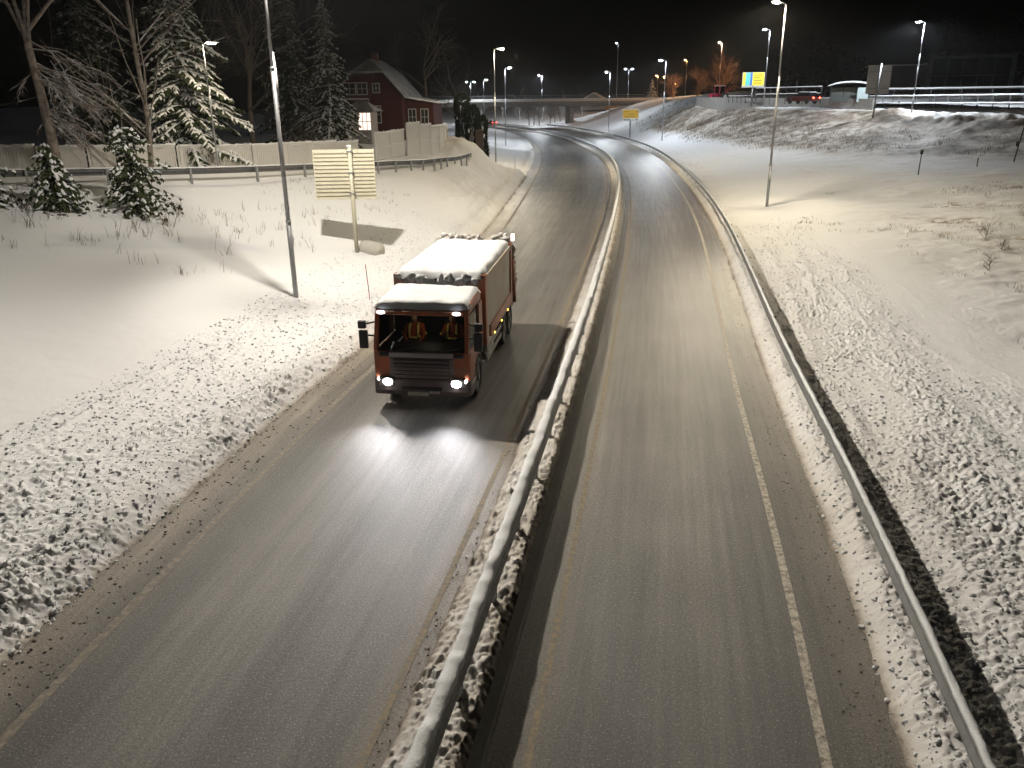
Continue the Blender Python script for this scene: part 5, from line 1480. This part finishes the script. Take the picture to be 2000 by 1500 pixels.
# ------------------------------------------------------------------ upper street on the right: wall, rails, signs
def up(x, y): return float(TR(np.array([x]), np.array([y]))[0])
wp = [Vector((33.5,150,0)), Vector((38.2,130,0)), Vector((42.3,117,0)), Vector((46.0,106,0))]
wl = thing('retaining_wall', 'long low concrete wall along the top of the right bank', 'wall', (0,0,0))
for i, (a, b) in enumerate(zip(wp, wp[1:])):
    n = max(1, int((b-a).length/5.5))
    for k in range(n):
        p = a.lerp(b, k/n); q = a.lerp(b, (k+1)/n); d = (q-p).normalized(); nn = Vector((-d.y, d.x, 0))*0.15
        e = d*0.012
        za = 7.75 - 0.0065*(150-p.y)*2; zb = 7.75 - 0.0065*(150-q.y)*2
        vs = []
        for (pt_, zz) in ((p+e, za), (q-e, zb)):
            vs += [(pt_-nn).to_tuple()[:2]+(5.0,), (pt_+nn).to_tuple()[:2]+(5.0,), (pt_+nn).to_tuple()[:2]+(zz,), (pt_-nn).to_tuple()[:2]+(zz,)]
        MB().add(vs, [(0,1,2,3)[::-1],(4,5,6,7),(0,4,5,1)[::-1],(1,5,6,2)[::-1],(2,6,7,3)[::-1],(3,7,4,0)[::-1]]).build('wall_panel', CONC, wl)
# street surface behind the wall
sr = MB(); ys = [62,72,82,92,105,118,132,150,175,205,240,270]
sl = [60,57,52.5,49,47.2,43.3,39,34.5,36.5,39,44,50]
for y, x in zip(ys, sl): sr.v += [(x, y, up(x,y)*0+6.62+max(0,(y-140))*0.012), (x+9, y+4, 6.60+max(0,(y-140))*0.012)]
sr.f = [(2*i,2*i+1,2*i+3,2*i+2) for i in range(len(ys)-1)]
struct('upper_street', sr.mesh('upper_street', SNOW))
def railing(name, label, P, zf, h, step, mids, mtl, snow=True, r=0.045, pr=0.04, rise=None):
    t = thing(name, label, 'railing', (0,0,0))
    pts = [Vector((a,b,zf(a,b))) for a, b in P]
    fine = []
    for a, b in zip(pts, pts[1:]):
        n = max(1, int((b-a).length/step))
        fine += [a.lerp(b, k/n) for k in range(n)]
    fine.append(pts[-1])
    for k, hh in enumerate([h]+mids):
        MB().tube([p+Vector((0,0,hh)) for p in fine], r if k == 0 else r*0.8, 6).build('rail', mtl, t, True)
        if snow: MB().tube([p+Vector((0,0,hh+r*1.3)) for p in fine], r*1.1, 6).build('snow_cap', SNOWCAP, t, True)
    pm_ = MB().box(-pr,pr,-pr,pr,-0.4,h).mesh('post', mtl)
    for p in fine: obj('post', pm_, t, loc=p.to_tuple())
    return t
railing('railing', 'white pipe railing with posts along the upper street at the right picture edge', [(46.8,110),(52,103),(56,94),(62,86),(70,80)], lambda x, y: 6.2, 1.25, 1.9, [0.35], GALV, True, 0.06)
railing('railing', 'long straight snow-topped rail behind the upper street in front of the buildings', [(48,116),(56,112),(66,108),(80,104)], lambda x, y: 6.9, 1.45, 3.0, [], GALV, True, 0.08)
railing('railing', 'dark stepped ramp railing in front of the blue and yellow sign', [(35.2,135),(36.2,129),(36.6,126.5)], lambda x, y: 7.2, 0.55, 1.3, [], DARK, True, 0.05)
railing('railing', 'raised dark ramp railing with spaced posts right of the blue and yellow sign', [(36.4,124.5),(39,119),(42.0,113.5)], lambda x, y: 7.0, 1.75, 2.2, [0.9], DARK, True, 0.06)
# bus shelter
t = thing('bus_shelter', 'small bus shelter with curved snow-covered roof on the upper street', 'bus shelter', (44.2, 109.5, 6.5), R(-20))
SHG = glass('shelter_glass', (0.45,0.55,0.52))
for (x, y) in ((-2.3,-0.7),(2.3,-0.7),(-2.3,0.8),(2.3,0.8)): MB().box(x-0.05,x+0.05,y-0.05,y+0.05,0,2.25).build('post', DARK, t)
for k in range(3):
    MB().box(-2.2+k*1.5,-0.75+k*1.5,0.78,0.80,0.3,2.1).build('glass_panel', mat('shelter_panel',(0.06,0.07,0.065),0.3), t)
MB().box(2.28,2.30,-0.6,0.7,0.3,2.1).build('side_panel', mat('poster',(0.35,0.42,0.42),0.4), t)
MB().box(0.9,2.2,-0.72,-0.70,0.3,2.05).build('timetable_panel', mat('poster',(0.35,0.42,0.42),0.4), t)
for nm, z0_, th, mt in (('roof', 2.2, 0.07, DARK), ('roof_snow', 2.275, 0.17, SNOWCAP)):
    m = MB(); n = 13
    for (yy, up_) in ((-1.0,0),(1.1,0),(1.1,1),(-1.0,1)):
        for k in range(n):
            u = -1+2*k/(n-1); m.v.append((u*2.75, yy, z0_+0.42*(1-u*u)+up_*th*(0.35+0.65*(1-abs(u)**6))))
    for a in range(4):
        b = (a+1) % 4
        m.f += [(a*n+k, a*n+k+1, b*n+k+1, b*n+k) for k in range(n-1)]
    m.f += [(0,n,2*n,3*n),(4*n-1,3*n-1,2*n-1,n-1)]
    m.build(nm, mt, t)
# twin grey sign backs
t = thing('road_sign', 'tall pair of grey sign backs on one leaning pole above the dirty snow heap', 'road sign', (42.4, 97.5, gz(42.4,97.5)-0.3), R(-18))
MB().tube([(0,0,0),(0.15,0,6.3)], 0.11, 10).build('post', GALV, t, True)
for a, b in ((-1.15,0.02),(0.28,1.35)): MB().box(a,b,0.10,0.14,3.0,6.1).build('sign_panel', mat('sign_grey',(0.38,0.37,0.35),0.6), t)
for z in (3.6,5.4): MB().box(-1.1,1.3,0.05,0.10,z-0.04,z+0.04).build('bracket', GALV, t)
# yellow direction sign at the slip road
YEL = mat('sign_yellow', (0.72, 0.42, 0.02), 0.5); SWH = mat('sign_white', (0.66,0.65,0.6), 0.5); SBL = mat('sign_black', (0.02,0.02,0.02), 0.5)
t = thing('road_sign', 'yellow direction sign with white lower band on a single post by the embankment', 'road sign', (23.2, 160, gz(23.2,160)), R(-8))
MB().tube([(0,0.08,-0.3),(0,0.08,3.2)], 0.12, 8).build('post', GALV, t, True)
MB().box(-1.55,1.55,0,0.05,3.0,5.2).build('panel', SWH, t)
MB().box(-1.45,1.45,-0.012,-0.002,3.55,5.1).build('yellow_field', YEL, t)
ar = MB(); ar.bar((1.0,-0.02,4.25),(1.2,-0.02,4.75),0.10,0.02); ar.add([(1.05,-0.02,4.72),(1.36,-0.02,4.68),(1.30,-0.02,4.98)],[(0,1,2)])
ar.build('arrow', SBL, t)
tx = MB()
for (a, b, z) in ((-1.2,-0.85,4.75),(-0.75,-0.35,4.75),(-0.45,0.65,4.25),(-1.2,0.9,3.85)): tx.box(a,b,-0.022,-0.014,z-0.06,z+0.06)
o = tx.build('lettering', mat('sign_ochre',(0.35,0.24,0.03),0.6), t); o['kind'] = 'stuff'
for k, x in enumerate((-1.15,-0.75,-0.3,1.15)): MB().tube([(x,-0.012,3.28),(x,-0.002,3.28)], 0.13, 10).build('symbol', SBL, t)
# blue and yellow sign
t = thing('road_sign', 'bright yellow direction sign with a blue stripe on the upper street', 'road sign', (36.3, 126, 6.6), R(-10))
MB().tube([(0,0.08,-0.3),(0,0.08,2.6)], 0.11, 8).build('post', GALV, t, True)
MB().box(-1.6,1.6,0,0.05,2.35,4.45).build('panel', SWH, t)
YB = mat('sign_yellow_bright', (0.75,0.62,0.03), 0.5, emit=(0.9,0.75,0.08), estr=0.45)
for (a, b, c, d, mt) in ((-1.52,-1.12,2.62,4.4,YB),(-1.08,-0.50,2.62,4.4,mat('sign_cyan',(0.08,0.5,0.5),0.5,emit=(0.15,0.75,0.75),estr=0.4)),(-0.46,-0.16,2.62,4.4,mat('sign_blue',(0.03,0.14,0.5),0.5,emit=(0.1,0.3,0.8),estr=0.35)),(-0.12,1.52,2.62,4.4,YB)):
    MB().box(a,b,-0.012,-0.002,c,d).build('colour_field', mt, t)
for z in (4.05,3.7,3.3,2.95): MB().box(0.1,1.2 if z != 3.7 else 0.9,-0.022,-0.014,z-0.05,z+0.05).build('text_line', mat('sign_ochre',(0.35,0.24,0.03),0.6), t)
# red tractor
TRD = mat('tractor_red', (0.50, 0.03, 0.07), 0.5, emit=None)
t = thing('tractor', 'small red tractor with white roof parked at the left end of the wall', 'tractor', (36.9, 150, 7.0), R(-65))
MB().prism([(-1.4,0.7),(-1.4,1.3),(0.0,1.35),(0.1,0.7)], -0.42, 0.42).build('bonnet', TRD, t, bevel=0.08)
MB().box(-1.1,1.1,0.6,1.5,0.75,1.15).build('mudguard', TRD, t, bevel=0.1)
cb = MB()
for (x, y) in ((-0.6,0.05),(0.6,0.05),(-0.6,1.3),(0.6,1.3)): MB().bar((x,y,1.2),(x*0.95,y,2.55),0.08).build('cab_post', TRD, t)
MB().box(-0.75,0.75,-0.05,1.4,2.55,2.68).build('cab_roof', SWH, t, bevel=0.03)
MB().box(-0.58,0.58,0.10,0.12,1.25,2.5).build('window', SHG, t); MB().box(-0.58,0.58,1.25,1.27,1.25,2.5).build('window', SHG, t)
for s in (-1,1):
    o = MB().tube([(s*0.95-0.2,1.0,0.75),(s*0.95+0.2,1.0,0.75)],0.75,16).build('wheel', RUBBER, t); MB().tube([(s*0.95-0.21,1.0,0.75),(s*0.95+0.21,1.0,0.75)],0.4,12).build('rim', SWH, o)
    o = MB().tube([(s*0.7-0.14,-1.0,0.45),(s*0.7+0.14,-1.0,0.45)],0.45,14).build('wheel', RUBBER, t); MB().tube([(s*0.7-0.15,-1.0,0.45),(s*0.7+0.15,-1.0,0.45)],0.22,10).build('rim', SWH, o)
MB().bar((-0.8,1.2,1.2),(-0.9,2.4,2.3),0.14).build('loader_arm', TRD, t); MB().bar((0.8,1.2,1.2),(0.9,2.4,2.3),0.14).build('loader_arm', TRD, t)
car(39.6, 113.5, 6.62, R(35), 'dark red parked car with a lit tail light below the ramp railing', mat('parked_red',(0.10,0.02,0.015),0.4), 4.2, lamps=10)
# buildings behind the upper street
t = thing('warehouse', 'plain pale grey warehouse wall behind the upper street', 'building', (88.3, 192, 7.5), R(-20))
MB().box(-6.5,6.5,0,14,0,6.6).build('wall', mat('warehouse_wall',(0.20,0.19,0.20),0.8,noise=(0.4,0.6,(0.15,0.145,0.15))), t)
MB().box(-6.6,6.6,-0.1,14.1,6.6,6.85).build('roof', SNOWCAP, t)
MB().box(3.2,4.6,-0.05,0,0,2.4).build('door', DARK, t)
def glassbuilding(x, y, z, W_, H_, nx, nz, label, seed):
    t = thing('office_building', label, 'building', (x, y, z), R(-24), 'glass buildings on the right')
    MB().box(0,W_,0.3,12,0,H_).build('wall', mat('dark_wall',(0.025,0.027,0.028),0.7), t)
    FR = mat('facade_frame',(0.16,0.18,0.175),0.6)
    MB().box(-0.3,W_+0.3,-0.25,0.3,H_-0.5,H_+0.2).build('frame_top', FR, t); MB().box(-0.3,0.5,-0.25,0.3,0,H_-0.5).build('frame_side', FR, t); MB().box(W_-0.5,W_+0.3,-0.25,0.3,0,H_-0.5).build('frame_side', FR, t)
    rng = random.Random(seed)
    cw = (W_-1.0)/nx; chh = (H_-0.8)/nz
    for i in range(nx):
        for j in range(nz):
            f = MB().box(0.5+i*cw+cw-0.09,0.5+i*cw+cw,-0.02,0.29,0.3+j*chh,0.3+(j+1)*chh); f.box(0.5+i*cw,0.5+i*cw+cw-0.09,-0.02,0.29,0.3+j*chh,0.3+j*chh+0.12)
            fo = f.build('window', FR, t)
            MB().box(0.5+i*cw,0.5+(i+1)*cw-0.09,0.14,0.2,0.42+j*chh,0.3+(j+1)*chh).build('pane', mat('facade_glass',(0.012,0.02,0.022),0.08), fo)
    return t
glassbuilding(89.5, 181, 7.8, 15.5, 7.6, 5, 2, 'dark glass-fronted building with pale frame behind the upper street', 1)
glassbuilding(108.5, 176, 7.6, 22, 7.6, 4, 2, 'darker building cut by the right picture edge beside the glass one', 2)
# snow bank beyond the overpass, dim houses among the trees
for k, (x, y, w_, lb) in enumerate(((-31,120,8,'dim house gable far left of the thuja hedge'),(33,330,10,'faint house with snowy roof beyond the overpass'))):
    t = thing('house', lb, 'house', (x, y, 2.5 if k == 0 else 4.0), R(15*(1-2*k)))
    MB().add([(-w_/2,0,0),(w_/2,0,0),(w_/2,0,3.5),(0,0,6.2),(-w_/2,0,3.5),(-w_/2,8,0),(w_/2,8,0),(w_/2,8,3.5),(0,8,6.2),(-w_/2,8,3.5)],[(0,1,2,3,4),(9,8,7,6,5),(0,5,6,1),(1,6,7,2),(4,9,5,0)]).build('wall', mat('dim_wall',(0.2,0.19,0.18),0.8), t)
    for s in (-1,1):
        q = [(s*(w_/2+0.5),-0.4,3.25),(s*(w_/2+0.5),8.4,3.25),(0,8.4,6.35),(0,-0.4,6.35)]
        MB().add(q+[(a,b,c+0.2) for a,b,c in q],[(3,2,1,0),(4,5,6,7),(0,1,5,4),(1,2,6,5),(2,3,7,6),(3,0,4,7)]).build('roof', SNOWCAP, t)
    window(t, -0.6, 0.6, 1.2, 2.4, -0.01)

# ------------------------------------------------------------------ thin frosty air round the lamps
hz = MB().box(-720, 720, -80, 920, -1.8, 32)
hm = bpy.data.materials.new('frosty_air'); hm.use_nodes = True
hn = hm.node_tree; hn.nodes.remove(hn.nodes['Principled BSDF'])
pv_ = hn.nodes.new('ShaderNodeVolumePrincipled'); pv_.inputs['Color'].default_value = (0.9, 0.92, 0.95, 1); pv_.inputs['Density'].default_value = HAZE; pv_.inputs['Anisotropy'].default_value = 0.35
hn.links.new(pv_.outputs[0], hn.nodes['Material Output'].inputs['Volume'])
tag(hz.build('haze', hm), 'thin frosty night air glowing round the street lamps', 'haze', kind='stuff')
